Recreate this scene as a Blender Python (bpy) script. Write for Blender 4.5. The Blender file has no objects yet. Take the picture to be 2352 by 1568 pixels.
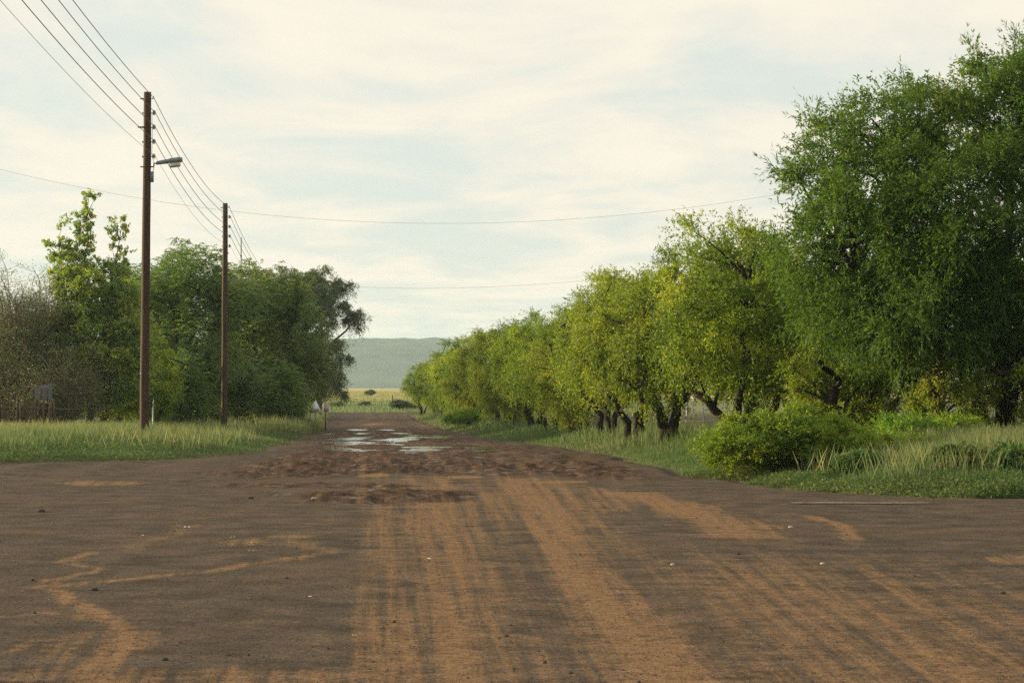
import bpy, math
import numpy as np
from mathutils import Vector

R = math.radians
scene = bpy.context.scene
COL = scene.collection

# ------------------------------------------------------------------ camera
EYE = 1.4
FPX = 4573.0                     # focal length in units of a 2352-wide picture
cam_d = bpy.data.cameras.new("camera")
cam_d.sensor_width = 36.0
cam_d.lens = 70.0
cam_d.clip_start = 0.1
cam_d.clip_end = 20000
cam = bpy.data.objects.new("camera", cam_d)
cam.location = (0, 0, EYE)
cam.rotation_euler = (R(90 + 1.33), 0, 0)
COL.objects.link(cam)
scene.camera = cam

# ------------------------------------------------------------------ light
SUN_AZ, SUN_EL = 74.0, 10.0       # degrees left of +Y, degrees above horizon
to_sun = Vector((-math.sin(R(SUN_AZ)) * math.cos(R(SUN_EL)),
                 math.cos(R(SUN_AZ)) * math.cos(R(SUN_EL)), math.sin(R(SUN_EL))))
sd = bpy.data.lights.new("sun", 'SUN')
sd.energy = 5.0
sd.angle = R(0.6)
sd.color = (1.0, 0.83, 0.50)
sun = bpy.data.objects.new("sun", sd)
sun.rotation_euler = to_sun.to_track_quat('Z', 'Y').to_euler()
sun.location = (-60, 40, 40)
COL.objects.link(sun)

world = bpy.data.worlds.new("World")
scene.world = world
world.use_nodes = True
wt = world.node_tree
wt.nodes.clear()


def wn(t, **k):
    n = wt.nodes.new(t)
    for a, b in k.items():
        setattr(n, a, b)
    return n


wo = wn('ShaderNodeOutputWorld')
bg = wn('ShaderNodeBackground')
sky = wn('ShaderNodeTexSky', sky_type='NISHITA')
sky.sun_disc = False
sky.sun_elevation = R(SUN_EL)
sky.sun_rotation = R(-SUN_AZ)
sky.air_density = 1.0
sky.dust_density = 2.5
sky.ozone_density = 1.0
bg.inputs['Strength'].default_value = 0.1
tc = wn('ShaderNodeTexCoord')
sep = wn('ShaderNodeSeparateXYZ')
wt.links.new(tc.outputs['Generated'], sep.inputs[0])


def wmath(op, a, b=None, clamp=False):
    n = wn('ShaderNodeMath', operation=op)
    n.use_clamp = clamp
    for i, v in enumerate((a, b)):
        if v is None:
            continue
        if isinstance(v, (int, float)):
            n.inputs[i].default_value = v
        else:
            wt.links.new(v, n.inputs[i])
    return n.outputs[0]


zz = wmath('MAXIMUM', sep.outputs[2], 0.0)
den = wmath('ADD', zz, 0.05)
cx = wmath('DIVIDE', sep.outputs[0], den)
cy = wmath('DIVIDE', sep.outputs[1], den)
cv = wn('ShaderNodeCombineXYZ')
wt.links.new(cx, cv.inputs[0])
wt.links.new(cy, cv.inputs[1])


def cirrus(scale, rot, sx, sy, lo, hi, detail=7, rough=0.58, dist=0.5, off=(0, 0, 0)):
    m = wn('ShaderNodeMapping')
    m.inputs['Rotation'].default_value = (0, 0, R(rot))
    m.inputs['Scale'].default_value = (sx, sy, 1)
    m.inputs['Location'].default_value = off
    wt.links.new(cv.outputs[0], m.inputs[0])
    n = wn('ShaderNodeTexNoise')
    n.inputs['Scale'].default_value = scale
    n.inputs['Detail'].default_value = detail
    n.inputs['Roughness'].default_value = rough
    n.inputs['Distortion'].default_value = dist
    wt.links.new(m.outputs[0], n.inputs['Vector'])
    mr = wn('ShaderNodeMapRange', interpolation_type='SMOOTHSTEP')
    mr.inputs['From Min'].default_value = lo
    mr.inputs['From Max'].default_value = hi
    wt.links.new(n.outputs['Fac'], mr.inputs['Value'])
    return mr.outputs[0]


c1 = cirrus(1.0, 12, 1.2, 0.75, 0.36, 0.62, off=(3.1, 1.7, 0))
c2 = cirrus(3.2, -8, 1.0, 0.6, 0.35, 0.75, off=(7.3, 4.2, 2))
cl = wmath('ADD', wmath('MULTIPLY', c1, 0.80), wmath('MULTIPLY', c2, 0.20), True)
# thin veil over everything, clouds on top of it
veil = wn('ShaderNodeMixRGB')
veil.inputs[0].default_value = 0.85
veil.inputs[2].default_value = (5.3, 5.65, 5.25, 1)
wt.links.new(sky.outputs[0], veil.inputs[1])
mixc = wn('ShaderNodeMixRGB')
wt.links.new(cl, mixc.inputs[0])
wt.links.new(veil.outputs[0], mixc.inputs[1])
mixc.inputs[2].default_value = (6.75, 6.08, 5.12, 1)
wt.links.new(mixc.outputs[0], bg.inputs['Color'])
wt.links.new(bg.outputs[0], wo.inputs[0])

scene.view_settings.view_transform = 'Standard'
scene.view_settings.look = 'None'
scene.view_settings.exposure = 0.6
scene.view_settings.gamma = 1.0
scene.cycles.max_bounces = 8
scene.cycles.transparent_max_bounces = 8
scene.cycles.volume_bounces = 1
scene.cycles.use_denoising = False


# ------------------------------------------------------------------ helpers
def tag(o, label=None, cat=None, group=None, kind=None):
    if label:
        o['label'] = label
    if cat:
        o['category'] = cat
    if group:
        o['group'] = group
    if kind:
        o['kind'] = kind
    return o


def empty(name, loc, rz=0, s=1.0):
    o = bpy.data.objects.new(name, None)
    o.empty_display_size = 0.3
    o.location = loc
    o.rotation_euler = (0, 0, rz)
    o.scale = s if isinstance(s, tuple) else (s, s, s)
    COL.objects.link(o)
    return o


def mesh_np(name, V, F, mat=None, attrs=None, smooth=False, fattrs=None):
    """V (n,3); F list of int arrays (m,k) (several face sizes allowed)."""
    me = bpy.data.meshes.new(name)
    V = np.asarray(V, dtype=np.float32)
    if not isinstance(F, (list, tuple)):
        F = [F]
    F = [np.asarray(f, dtype=np.int32) for f in F if len(f)]
    loops = np.concatenate([f.ravel() for f in F])
    tot = np.concatenate([np.full(len(f), f.shape[1], np.int32) for f in F])
    start = np.concatenate([[0], np.cumsum(tot)[:-1]]).astype(np.int32)
    me.vertices.add(len(V))
    me.vertices.foreach_set('co', V.ravel())
    me.loops.add(len(loops))
    me.loops.foreach_set('vertex_index', loops)
    me.polygons.add(len(tot))
    me.polygons.foreach_set('loop_start', start)
    if smooth:
        me.polygons.foreach_set('use_smooth', np.ones(len(tot), bool))
    me.update(calc_edges=True)
    for k, a in (attrs or {}).items():
        at = me.attributes.new(k, 'FLOAT', 'POINT')
        at.data.foreach_set('value', np.asarray(a, np.float32))
    for k, a in (fattrs or {}).items():
        at = me.attributes.new(k, 'FLOAT', 'FACE')
        at.data.foreach_set('value', np.asarray(a, np.float32))
    if mat:
        me.materials.append(mat)
    return me


def obj(name, me, parent=None, loc=None):
    o = bpy.data.objects.new(name, me)
    COL.objects.link(o)
    if parent:
        o.parent = parent
    if loc is not None:
        o.location = loc
    return o


class MB:
    """collects simple solids into one mesh"""

    def __init__(self):
        self.v, self.f, self.n = [], {}, 0

    def add(self, V, F):
        V = np.asarray(V, float)
        for f in F:
            self.f.setdefault(len(f), []).append([i + self.n for i in f])
        self.v.append(V)
        self.n += len(V)
        return self

    def box(self, c, s, rz=0, ry=0, rx=0):
        x, y, z = [q / 2 for q in s]
        V = np.array([(-x, -y, -z), (x, -y, -z), (x, y, -z), (-x, y, -z), (-x, -y, z), (x, -y, z), (x, y, z), (-x, y, z)])
        V = V @ rotm(rx, ry, rz).T + np.array(c)
        return self.add(V, [(3, 2, 1, 0), (4, 5, 6, 7), (0, 1, 5, 4), (1, 2, 6, 5), (2, 3, 7, 6), (3, 0, 4, 7)])

    def tube(self, P, rad, sides=8, cap=True):
        P = np.asarray(P, float)
        k = len(P)
        rad = np.broadcast_to(np.asarray(rad, float), (k,))
        T = np.gradient(P, axis=0)
        T /= np.linalg.norm(T, axis=1)[:, None] + 1e-9
        ref = np.array([1.0, 0, 0]) if abs(T[0, 0]) < 0.8 else np.array([0, 1.0, 0])
        A = np.cross(T, ref)
        A /= np.linalg.norm(A, axis=1)[:, None] + 1e-9
        B = np.cross(T, A)
        th = np.arange(sides) * 2 * math.pi / sides
        ring = P[:, None, :] + rad[:, None, None] * (np.cos(th)[None, :, None] * A[:, None, :] + np.sin(th)[None, :, None] * B[:, None, :])
        F = []
        for i in range(k - 1):
            for j in range(sides):
                a, b = i * sides + j, i * sides + (j + 1) % sides
                F.append((a, b, b + sides, a + sides))
        if cap:
            F.append(tuple(range(sides))[::-1])
            F.append(tuple((k - 1) * sides + q for q in range(sides)))
        return self.add(ring.reshape(-1, 3), F)

    def mesh(self, name, mat, smooth=False):
        V = np.concatenate(self.v)
        return mesh_np(name, V, [np.array(q) for q in self.f.values()], mat, smooth=smooth)

    def build(self, name, mat, parent=None, smooth=False, loc=None):
        return obj(name, self.mesh(name, mat, smooth), parent, loc)


def rotm(rx, ry, rz):
    cx_, sx_, cy_, sy_, cz_, sz_ = math.cos(rx), math.sin(rx), math.cos(ry), math.sin(ry), math.cos(rz), math.sin(rz)
    X = np.array([[1, 0, 0], [0, cx_, -sx_], [0, sx_, cx_]])
    Y = np.array([[cy_, 0, sy_], [0, 1, 0], [-sy_, 0, cy_]])
    Z = np.array([[cz_, -sz_, 0], [sz_, cz_, 0], [0, 0, 1]])
    return Z @ Y @ X


def _hash(ix, iy, seed):
    h = (ix.astype(np.int64) * 374761393 + iy.astype(np.int64) * 668265263 + seed * 974711) & 0xffffffff
    h = ((h ^ (h >> 13)) * 1274126177) & 0xffffffff
    h = h ^ (h >> 16)
    return (h & 0xffffff) / float(0xffffff)


def vnoise(x, y, seed=0):
    x, y = np.asarray(x, float), np.asarray(y, float)
    ix, iy = np.floor(x).astype(np.int64), np.floor(y).astype(np.int64)
    fx, fy = x - ix, y - iy
    fx, fy = fx * fx * (3 - 2 * fx), fy * fy * (3 - 2 * fy)
    a, b = _hash(ix, iy, seed), _hash(ix + 1, iy, seed)
    c, d = _hash(ix, iy + 1, seed), _hash(ix + 1, iy + 1, seed)
    return (a * (1 - fx) + b * fx) * (1 - fy) + (c * (1 - fx) + d * fx) * fy


def fbm(x, y, oct=4, seed=0, gain=0.5):
    s, a, t = 0, 1.0, 0
    for i in range(oct):
        s = s + a * vnoise(x * 2 ** i + 17.3 * i, y * 2 ** i - 9.1 * i, seed + i)
        t += a
        a *= gain
    return s / t


def sstep(x, a, b):
    t = np.clip((np.asarray(x, float) - a) / (b - a), 0, 1)
    return t * t * (3 - 2 * t)


# ------------------------------------------------------------------ terrain
_zk = np.array([(-400, 0), (30, 0), (40, -0.02), (52, -0.14), (65, -0.33), (80, -0.50), (100, -0.66), (125, -0.78), (150, -0.80),
                (175, -0.66), (210, -0.40), (260, -0.05), (330, 0.30), (450, 0.62), (700, 0.8), (6000, 0.8)], float)


def dip(Y):
    Y = np.asarray(Y, float)
    return (np.interp(Y - 4, _zk[:, 0], _zk[:, 1]) + np.interp(Y, _zk[:, 0], _zk[:, 1]) + np.interp(Y + 4, _zk[:, 0], _zk[:, 1])) / 3


_xl = np.array([(-30, -5.2), (15.5, -5.2), (16.0, -70), (36.4, -70), (36.9, -13), (37.8, -9.0), (39.2, -7.2), (42, -6.2), (47.7, -6.0),
                (70, -7.55), (100, -9.9), (160, -14.5), (168, -15.6), (171, -22)], float)
_xr = np.array([(-30, 5.6), (9.5, 5.6), (10, 70), (24.5, 70), (24.9, 8.0), (25.4, 5.6), (26.6, 4.5), (29, 3.5), (33, 2.95), (38, 2.5),
                (43.6, 2.05), (60, 0.45), (77, -1.3), (134, -6.3), (156, -7.9), (163, -7.0), (168, -3.5), (171, 3)], float)


def xl(Y):
    return np.interp(Y, _xl[:, 0], _xl[:, 1]) + (fbm(np.asarray(Y) * 0.5, 0 * np.asarray(Y), 4, 5) - 0.5) * 0.9


def xr(Y):
    return np.interp(Y, _xr[:, 0], _xr[:, 1]) + (fbm(np.asarray(Y) * 0.5, 0 * np.asarray(Y) + 40, 4, 6) - 0.5) * 0.8


def ground_z(X, Y):
    X, Y = np.asarray(X, float), np.asarray(Y, float)
    z = dip(Y)
    d = np.maximum(xl(Y) - X, X - xr(Y))          # distance outside the road
    near = sstep(Y, 300, 180)
    z = z + near * (sstep(d, 0.1, 1.6) * 0.07 + sstep(d, 0.3, 2.5) * (fbm(X * 0.35, Y * 0.35, 3, 9) - 0.35) * 0.22)
    z = z - near * sstep(-d, -0.6, 0.4) * 0.10        # sheet sinks below the road
    return z


def gz(x, y):
    return float(ground_z(np.array([x]), np.array([y]))[0])


def GP(px, py):
    """point of the flat intersection seen at a picture position -> metres"""
    Y = EYE * FPX / (py - 890.0)
    return ((px - 1176.0) / FPX * Y, Y)


def at(px, py, Y):
    return ((px - 1176.0) / FPX * Y, Y, EYE + (890.0 - py) / FPX * Y)


# ------------------------------------------------------------------ materials
def mat(name):
    m = bpy.data.materials.new(name)
    m.use_nodes = True
    nt = m.node_tree
    nt.nodes.clear()
    out = nt.nodes.new('ShaderNodeOutputMaterial')
    return m, nt, out


class N:
    def __init__(self, nt):
        self.nt = nt

    def node(self, t, **k):
        n = self.nt.nodes.new(t)
        for a, b in k.items():
            setattr(n, a, b)
        return n

    def link(self, a, b):
        self.nt.links.new(a, b)

    def val(self, sock, v):
        if isinstance(v, (int, float)):
            sock.default_value = v
        elif isinstance(v, tuple):
            sock.default_value = v if len(v) == len(sock.default_value) else (*v, 1)
        else:
            self.link(v, sock)

    def math(self, op, a, b=0.0, clamp=False):
        n = self.node('ShaderNodeMath', operation=op)
        n.use_clamp = clamp
        self.val(n.inputs[0], a)
        self.val(n.inputs[1], b)
        return n.outputs[0]

    def mix(self, f, a, b, mode='MIX'):
        n = self.node('ShaderNodeMixRGB', blend_type=mode)
        self.val(n.inputs[0], f)
        self.val(n.inputs[1], a)
        self.val(n.inputs[2], b)
        return n.outputs[0]

    def noise(self, scale, detail=4, rough=0.55, vec=None, dist=0.0):
        n = self.node('ShaderNodeTexNoise')
        n.inputs['Scale'].default_value = scale
        n.inputs['Detail'].default_value = detail
        n.inputs['Roughness'].default_value = rough
        n.inputs['Distortion'].default_value = dist
        if vec is not None:
            self.link(vec, n.inputs['Vector'])
        return n.outputs['Fac']

    def rng(self, v, a, b, c=0.0, d=1.0, smooth=True):
        n = self.node('ShaderNodeMapRange')
        if smooth:
            n.interpolation_type = 'SMOOTHSTEP'
        for i, q in enumerate((a, b, c, d)):
            n.inputs[i + 1].default_value = q
        self.link(v, n.inputs[0])
        return n.outputs[0]

    def attr(self, name):
        n = self.node('ShaderNodeAttribute', attribute_name=name)
        return n.outputs['Fac']

    def pos(self):
        return self.node('ShaderNodeNewGeometry').outputs['Position']

    def objc(self):
        return self.node('ShaderNodeTexCoord').outputs['Object']

    def mapping(self, vec, scale=(1, 1, 1), rot=(0, 0, 0)):
        n = self.node('ShaderNodeMapping')
        n.inputs['Scale'].default_value = scale
        n.inputs['Rotation'].default_value = rot
        self.link(vec, n.inputs[0])
        return n.outputs[0]

    def bsdf(self, color, rough=0.8, spec=0.3, metallic=0.0, normal=None):
        n = self.node('ShaderNodeBsdfPrincipled')
        self.val(n.inputs['Base Color'], color)
        self.val(n.inputs['Roughness'], rough)
        self.val(n.inputs['Specular IOR Level'], spec)
        self.val(n.inputs['Metallic'], metallic)
        if normal is not None:
            self.link(normal, n.inputs['Normal'])
        return n

    def bump(self, h, strength=0.5, dist=0.02):
        n = self.node('ShaderNodeBump')
        n.inputs['Strength'].default_value = strength
        n.inputs['Distance'].default_value = dist
        self.link(h, n.inputs['Height'])
        return n.outputs[0]

    def ramp(self, f, stops):
        n = self.node('ShaderNodeValToRGB')
        el = n.color_ramp.elements
        while len(el) < len(stops):
            el.new(0.5)
        for e, (p, c) in zip(el, stops):
            e.position = p
            e.color = (*c, 1)
        self.link(f, n.inputs[0])
        return n.outputs[0]


def leaf_mat(name, stops, trans=0.35, tcol=(1.5, 1.7, 0.7), rough=0.45, spec=0.35):
    m, nt, out = mat(name)
    n = N(nt)
    c = n.ramp(n.attr('tint'), stops)
    rnd = n.node('ShaderNodeObjectInfo').outputs['Random']
    hs = n.node('ShaderNodeHueSaturation')
    n.link(c, hs.inputs['Color'])
    n.link(n.rng(rnd, 0, 1, 0.487, 0.513, False), hs.inputs['Hue'])
    n.link(n.rng(n.math('FRACT', n.math('MULTIPLY', rnd, 7.31)), 0, 1, 0.86, 1.16, False), hs.inputs['Value'])
    c = hs.outputs[0]
    b = n.bsdf(c, rough, spec)
    t = n.node('ShaderNodeBsdfTranslucent')
    n.link(n.mix(1.0, c, tcol, 'MULTIPLY'), t.inputs['Color'])
    mx = n.node('ShaderNodeMixShader')
    mx.inputs[0].default_value = trans
    n.link(b.outputs[0], mx.inputs[1])
    n.link(t.outputs[0], mx.inputs[2])
    n.link(mx.outputs[0], out.inputs[0])
    return m


def simple(name, c1_, c2_=None, scale=8, rough=0.8, spec=0.3, metallic=0, stretch=(1, 1, 1), bump=0.0, bdist=0.02):
    m, nt, out = mat(name)
    n = N(nt)
    v = n.mapping(n.objc(), stretch)
    nz = n.noise(scale, 5, 0.6, v)
    c = n.mix(n.rng(nz, 0.3, 0.7), c1_, c2_ or c1_)
    b = n.bsdf(c, rough, spec, metallic, n.bump(nz, bump, bdist) if bump else None)
    n.link(b.outputs[0], out.inputs[0])
    return m


M = {}
M['karee'] = leaf_mat('karee_leaf', [(0, (0.082, 0.121, 0.022)), (0.45, (0.152, 0.210, 0.031)), (0.8, (0.235, 0.277, 0.041)), (1, (0.376, 0.345, 0.060))], 0.5, (1.7, 1.75, 0.55))
M['willow'] = leaf_mat('willow_leaf', [(0, (0.047, 0.093, 0.022)), (0.5, (0.083, 0.151, 0.032)), (0.85, (0.123, 0.192, 0.043)), (1, (0.191, 0.206, 0.054))], 0.45, (1.6, 1.8, 0.7), 0.6, 0.15)
M['poplar'] = leaf_mat('poplar_leaf', [(0, (0.138, 0.219, 0.070)), (0.5, (0.224, 0.326, 0.100)), (0.85, (0.335, 0.399, 0.100)), (1, (0.624, 0.491, 0.083))], 0.45, (1.7, 1.8, 0.6))
M['pinnate'] = leaf_mat('pinnate_leaf', [(0, (0.080, 0.119, 0.050)), (0.5, (0.139, 0.189, 0.071)), (0.9, (0.210, 0.251, 0.084)), (1, (0.314, 0.270, 0.084))], 0.45, (1.5, 1.7, 0.7))
M['gum'] = leaf_mat('gum_leaf', [(0, (0.073, 0.094, 0.048)), (0.5, (0.117, 0.146, 0.069)), (0.9, (0.167, 0.199, 0.084)), (1, (0.189, 0.185, 0.076))], 0.4, (1.4, 1.5, 0.8))
M['shrub'] = leaf_mat('shrub_leaf', [(0, (0.087, 0.159, 0.022)), (0.5, (0.166, 0.257, 0.033)), (0.85, (0.254, 0.338, 0.044)), (1, (0.370, 0.377, 0.066))], 0.5, (1.6, 1.7, 0.6))
M['grass'] = leaf_mat('grass_blade', [(0, (0.062, 0.113, 0.034)), (0.3, (0.107, 0.158, 0.059)), (0.5, (0.160, 0.194, 0.087)), (0.75, (0.241, 0.241, 0.114)), (1, (0.339, 0.296, 0.149))], 0.35, (1.25, 1.3, 0.8), 0.6, 0.2)
M['cover'] = leaf_mat('cover_leaf', [(0, (0.055, 0.104, 0.037)), (0.5, (0.104, 0.157, 0.057)), (1, (0.220, 0.219, 0.085))], 0.35, (1.5, 1.6, 0.6), 0.55, 0.25)
M['twig'] = simple('dry_twig', (0.105, 0.080, 0.060), (0.19, 0.150, 0.115), 6, 0.9, 0.1)
M['bark'] = simple('dark_bark', (0.016, 0.012, 0.009), (0.045, 0.034, 0.025), 14, 0.9, 0.15, stretch=(1, 1, 0.25), bump=0.6, bdist=0.03)
M['bark_grey'] = simple('grey_bark', (0.07, 0.06, 0.05), (0.16, 0.14, 0.12), 10, 0.9, 0.15, stretch=(1, 1, 0.3), bump=0.5, bdist=0.03)
M['pole'] = simple('creosoted_wood', (0.036, 0.020, 0.012), (0.080, 0.045, 0.028), 22, 0.75, 0.25, stretch=(1, 1, 0.06), bump=0.4, bdist=0.01)
M['steel'] = simple('galvanised_steel', (0.20, 0.21, 0.21), (0.30, 0.31, 0.31), 20, 0.5, 0.4, 0.6)
M['rust'] = simple('rusty_iron', (0.06, 0.045, 0.036), (0.12, 0.07, 0.045), 30, 0.8, 0.3)
M['porcelain'] = simple('porcelain', (0.18, 0.17, 0.18), (0.28, 0.26, 0.27), 20, 0.3, 0.5)
M['lamp_grey'] = simple('lamp_housing_paint', (0.13, 0.16, 0.17), (0.18, 0.21, 0.21), 12, 0.5, 0.4)
M['blue'] = simple('blue_strap', (0.05, 0.13, 0.28), (0.08, 0.18, 0.34), 12, 0.5, 0.4)
M['wire'] = simple('aluminium_wire', (0.10, 0.09, 0.07), (0.16, 0.145, 0.11), 4, 0.6, 0.3, 0.3)
M['cable'] = simple('pale_cable', (0.26, 0.23, 0.16), (0.34, 0.30, 0.22), 4, 0.7, 0.3)
M['wood_grey'] = simple('weathered_wood', (0.060, 0.044, 0.032), (0.13, 0.095, 0.066), 9, 0.9, 0.1, stretch=(1, 1, 0.1), bump=0.4)
M['sign_white'] = simple('faded_sign_white', (0.70, 0.74, 0.70), (0.82, 0.84, 0.80), 7, 0.5, 0.4)
M['sign_dark'] = simple('faded_sign_grey', (0.17, 0.21, 0.22), (0.23, 0.27, 0.27), 7, 0.6, 0.3)
M['pink'] = simple('faded_pink_board', (0.50, 0.36, 0.44), (0.60, 0.48, 0.53), 7, 0.6, 0.3)
M['sheet'] = simple('zinc_sheet', (0.12, 0.13, 0.13), (0.18, 0.19, 0.185), 5, 0.6, 0.3, 0.3)
M['cream'] = simple('cream_paint', (0.36, 0.32, 0.17), (0.42, 0.37, 0.20), 5, 0.7, 0.3)
M['white_rail'] = simple('white_rail_paint', (0.55, 0.55, 0.52), (0.68, 0.68, 0.65), 6, 0.6, 0.3)
M['stone'] = simple('road_stone', (0.035, 0.030, 0.027), (0.09, 0.075, 0.06), 20, 0.9, 0.2)
M['stone_pale'] = simple('pale_stone', (0.30, 0.27, 0.21), (0.46, 0.42, 0.34), 20, 0.9, 0.2)
M['paper'] = simple('paper_scrap', (0.62, 0.60, 0.55), (0.72, 0.70, 0.66), 12, 0.8, 0.2)
M['leaf_litter'] = simple('fallen_leaf', (0.34, 0.32, 0.10), (0.45, 0.42, 0.20), 30, 0.8, 0.2)
M['bird'] = simple('bird_feather', (0.04, 0.04, 0.045), (0.07, 0.07, 0.07), 30, 0.8, 0.2)

# lamp glass
m, nt, out = mat('lamp_cover')
n = N(nt)
b = n.bsdf((0.72, 0.68, 0.55), 0.25, 0.5)
b.inputs['Transmission Weight'].default_value = 0.35
n.link(b.outputs[0], out.inputs[0])
M['lens'] = m

# ground under the verges and the far field
m, nt, out = mat('ground_soil')
n = N(nt)
p = n.pos()
sp = n.node('ShaderNodeSeparateXYZ')
n.link(p, sp.inputs[0])
soil = n.mix(n.rng(n.noise(1.3, 6, 0.6, p), 0.35, 0.65), (0.105, 0.080, 0.048), (0.090, 0.105, 0.040))
green = n.mix(n.rng(n.noise(0.11, 6, 0.65, p), 0.35, 0.65), (0.155, 0.185, 0.090), (0.225, 0.24, 0.115))
gold = n.mix(n.rng(n.noise(0.05, 7, 0.7, p), 0.3, 0.7), (0.36, 0.29, 0.12), (0.50, 0.41, 0.19))
gold = n.mix(n.rng(n.noise(0.35, 4, 0.7, p), 0.60, 0.75), gold, (0.23, 0.21, 0.085))
wob = n.math('MULTIPLY', n.math('SUBTRACT', n.noise(0.03, 4, 0.6, p), 0.5), 60.0)
yy = n.math('ADD', sp.outputs[1], wob)
far = n.mix(n.rng(yy, 222, 246), green, gold)
# the gold field ends at a paler plain further out
c = n.mix(n.rng(sp.outputs[1], 150, 175), soil, far)
side = n.math('ABSOLUTE', sp.outputs[0])
c = n.mix(n.math('MULTIPLY', n.rng(side, 12, 30), n.rng(sp.outputs[1], 170, 120)), c, green)
b = n.bsdf(c, 0.95, 0.1, normal=n.bump(n.noise(3.0, 6, 0.7, p), 0.6, 0.1))
n.link(b.outputs[0], out.inputs[0])
M['ground'] = m

# road: old asphalt under silt, tyre tracks and wet mud
m, nt, out = mat('muddy_road')
n = N(nt)
p = n.pos()
mud, wet = n.attr('silt'), n.attr('wet')
n1 = n.noise(2.2, 8, 0.66, p)
n2 = n.noise(9.0, 8, 0.7, p)
n3 = n.noise(48.0, 4, 0.7, p)
n4 = n.noise(0.45, 5, 0.6, p)
lat = n.noise(3.0, 5, 0.6, n.mapping(p, (0.35, 1.6, 1)))
asph = n.mix(n.rng(n1, 0.35, 0.65), (0.064, 0.050, 0.039), (0.120, 0.092, 0.070))
asph = n.mix(n.rng(n4, 0.42, 0.68, 0, 0.38), asph, (0.150, 0.100, 0.064))
asph = n.mix(n.rng(n3, 0.52, 0.66, 0, 0.75), asph, (0.028, 0.022, 0.018))
asph = n.mix(n.rng(n3, 0.44, 0.30, 0, 0.55), asph, (0.19, 0.155, 0.115))
silt = n.mix(n.rng(n2, 0.3, 0.7), (0.190, 0.106, 0.055), (0.310, 0.186, 0.102))
silt = n.mix(n.rng(n3, 0.50, 0.66, 0, 0.75), silt, (0.060, 0.036, 0.020))
cmb = n.node('ShaderNodeCombineXYZ')
spr = n.node('ShaderNodeSeparateXYZ')
n.link(p, spr.inputs[0])
n.link(n.math('MULTIPLY', n.attr('lane'), 11.0), cmb.inputs[0])
n.link(n.math('MULTIPLY', spr.outputs[1], 0.16), cmb.inputs[1])
lane = n.noise(1.0, 6, 0.66, cmb.outputs[0])
f = n.math('ADD', n.math('MULTIPLY', mud, 0.92), n.math('MULTIPLY', n.math('SUBTRACT', n1, 0.5), 0.85))
f = n.math('ADD', f, n.math('MULTIPLY', n.math('SUBTRACT', lat, 0.5), 0.45))
f = n.math('ADD', f, n.math('MULTIPLY', n.math('SUBTRACT', n2, 0.5), 0.9))
f = n.math('ADD', f, n.math('MULTIPLY', n.math('MULTIPLY', n.math('SUBTRACT', lane, 0.5), 3.4), n.math('MINIMUM', n.math('ADD', mud, 0.12), 0.6)))
fs = n.rng(f, 0.08, 0.80)
c = n.mix(n.math('MULTIPLY', fs, 0.9), asph, silt)
wetc = n.mix(n.rng(n2, 0.3, 0.7), (0.026, 0.015, 0.010), (0.098, 0.054, 0.033))
wetc = n.mix(n.rng(n1, 0.50, 0.72, 0, 0.5), wetc, (0.155, 0.092, 0.056))
wetc = n.mix(n.rng(lane, 0.46, 0.62, 0, 0.5), wetc, (0.180, 0.105, 0.060))
wf = n.math('ADD', wet, n.math('MULTIPLY', n.math('SUBTRACT', n2, 0.5), 0.9))
wf = n.math('MULTIPLY', n.rng(wf, 0.28, 0.85), 0.92)
c = n.mix(wf, c, wetc)
rg = n.math('SUBTRACT', 0.95, n.math('MULTIPLY', wf, n.rng(n1, 0.46, 0.70, 0.06, 0.50)))
n5 = n.noise(22.0, 3, 0.75, p)
c = n.mix(n.rng(n5, 0.54, 0.66, 0, 0.55), c, n.mix(0.5, c, (0.02, 0.014, 0.010)))
c = n.mix(n.rng(n5, 0.42, 0.30, 0, 0.45), c, n.mix(0.45, c, (0.34, 0.26, 0.18)))
h = n.math('ADD', n.math('MULTIPLY', n3, 0.5), n.math('ADD', n2, n.math('MULTIPLY', n5, 0.6)))
b = n.bsdf(c, rg, n.math('ADD', 0.04, n.math('MULTIPLY', wf, n.rng(n1, 0.52, 0.68, 0.0, 0.3))), normal=n.bump(h, 0.7, 0.025))
n.link(b.outputs[0], out.inputs[0])
M['road'] = m

m, nt, out = mat('puddle_water')
n = N(nt)
p = n.pos()
b = n.bsdf((0.075, 0.052, 0.036), 0.04, 0.5, normal=n.bump(n.noise(7.0, 3, 0.5, p), 0.6, 0.014))
b.inputs['IOR'].default_value = 1.333
n.link(b.outputs[0], out.inputs[0])
M['water'] = m

m, nt, out = mat('worn_road_paint')
n = N(nt)
p = n.pos()
nz = n.noise(14.0, 6, 0.7, p)
c = n.mix(n.rng(nz, 0.42, 0.60), (0.34, 0.34, 0.32), (0.13, 0.11, 0.09))
b = n.bsdf(c, 0.8, 0.3)
n.link(b.outputs[0], out.inputs[0])
M['paint'] = m

m, nt, out = mat('hill_scrub')
n = N(nt)
p = n.pos()
nz = n.noise(0.035, 7, 0.7, n.mapping(p, (1, 1, 2.2)))
nb = n.noise(0.006, 4, 0.6, n.mapping(p, (0.5, 0.5, 6)))
c = n.mix(n.rng(nz, 0.4, 0.62), (0.018, 0.034, 0.028), (0.052, 0.078, 0.054))
c = n.mix(n.rng(nb, 0.5, 0.66, 0, 0.6), c, (0.095, 0.11, 0.072))
b = n.bsdf(c, 0.95, 0.1)
n.link(b.outputs[0], out.inputs[0])
M['hill'] = m

# ------------------------------------------------------------------ ground sheet


def axis(lo, hi, n0, n1, step, grow=1.22):
    a = list(np.arange(n0, n1 + 1e-6, step))
    s = step
    x = n0
    while x > lo:
        s *= grow
        x -= s
        a.insert(0, max(x, lo))
    s = step
    x = n1
    while x < hi:
        s *= grow
        x += s
        a.append(min(x, hi))
    return np.array(a)


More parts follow.
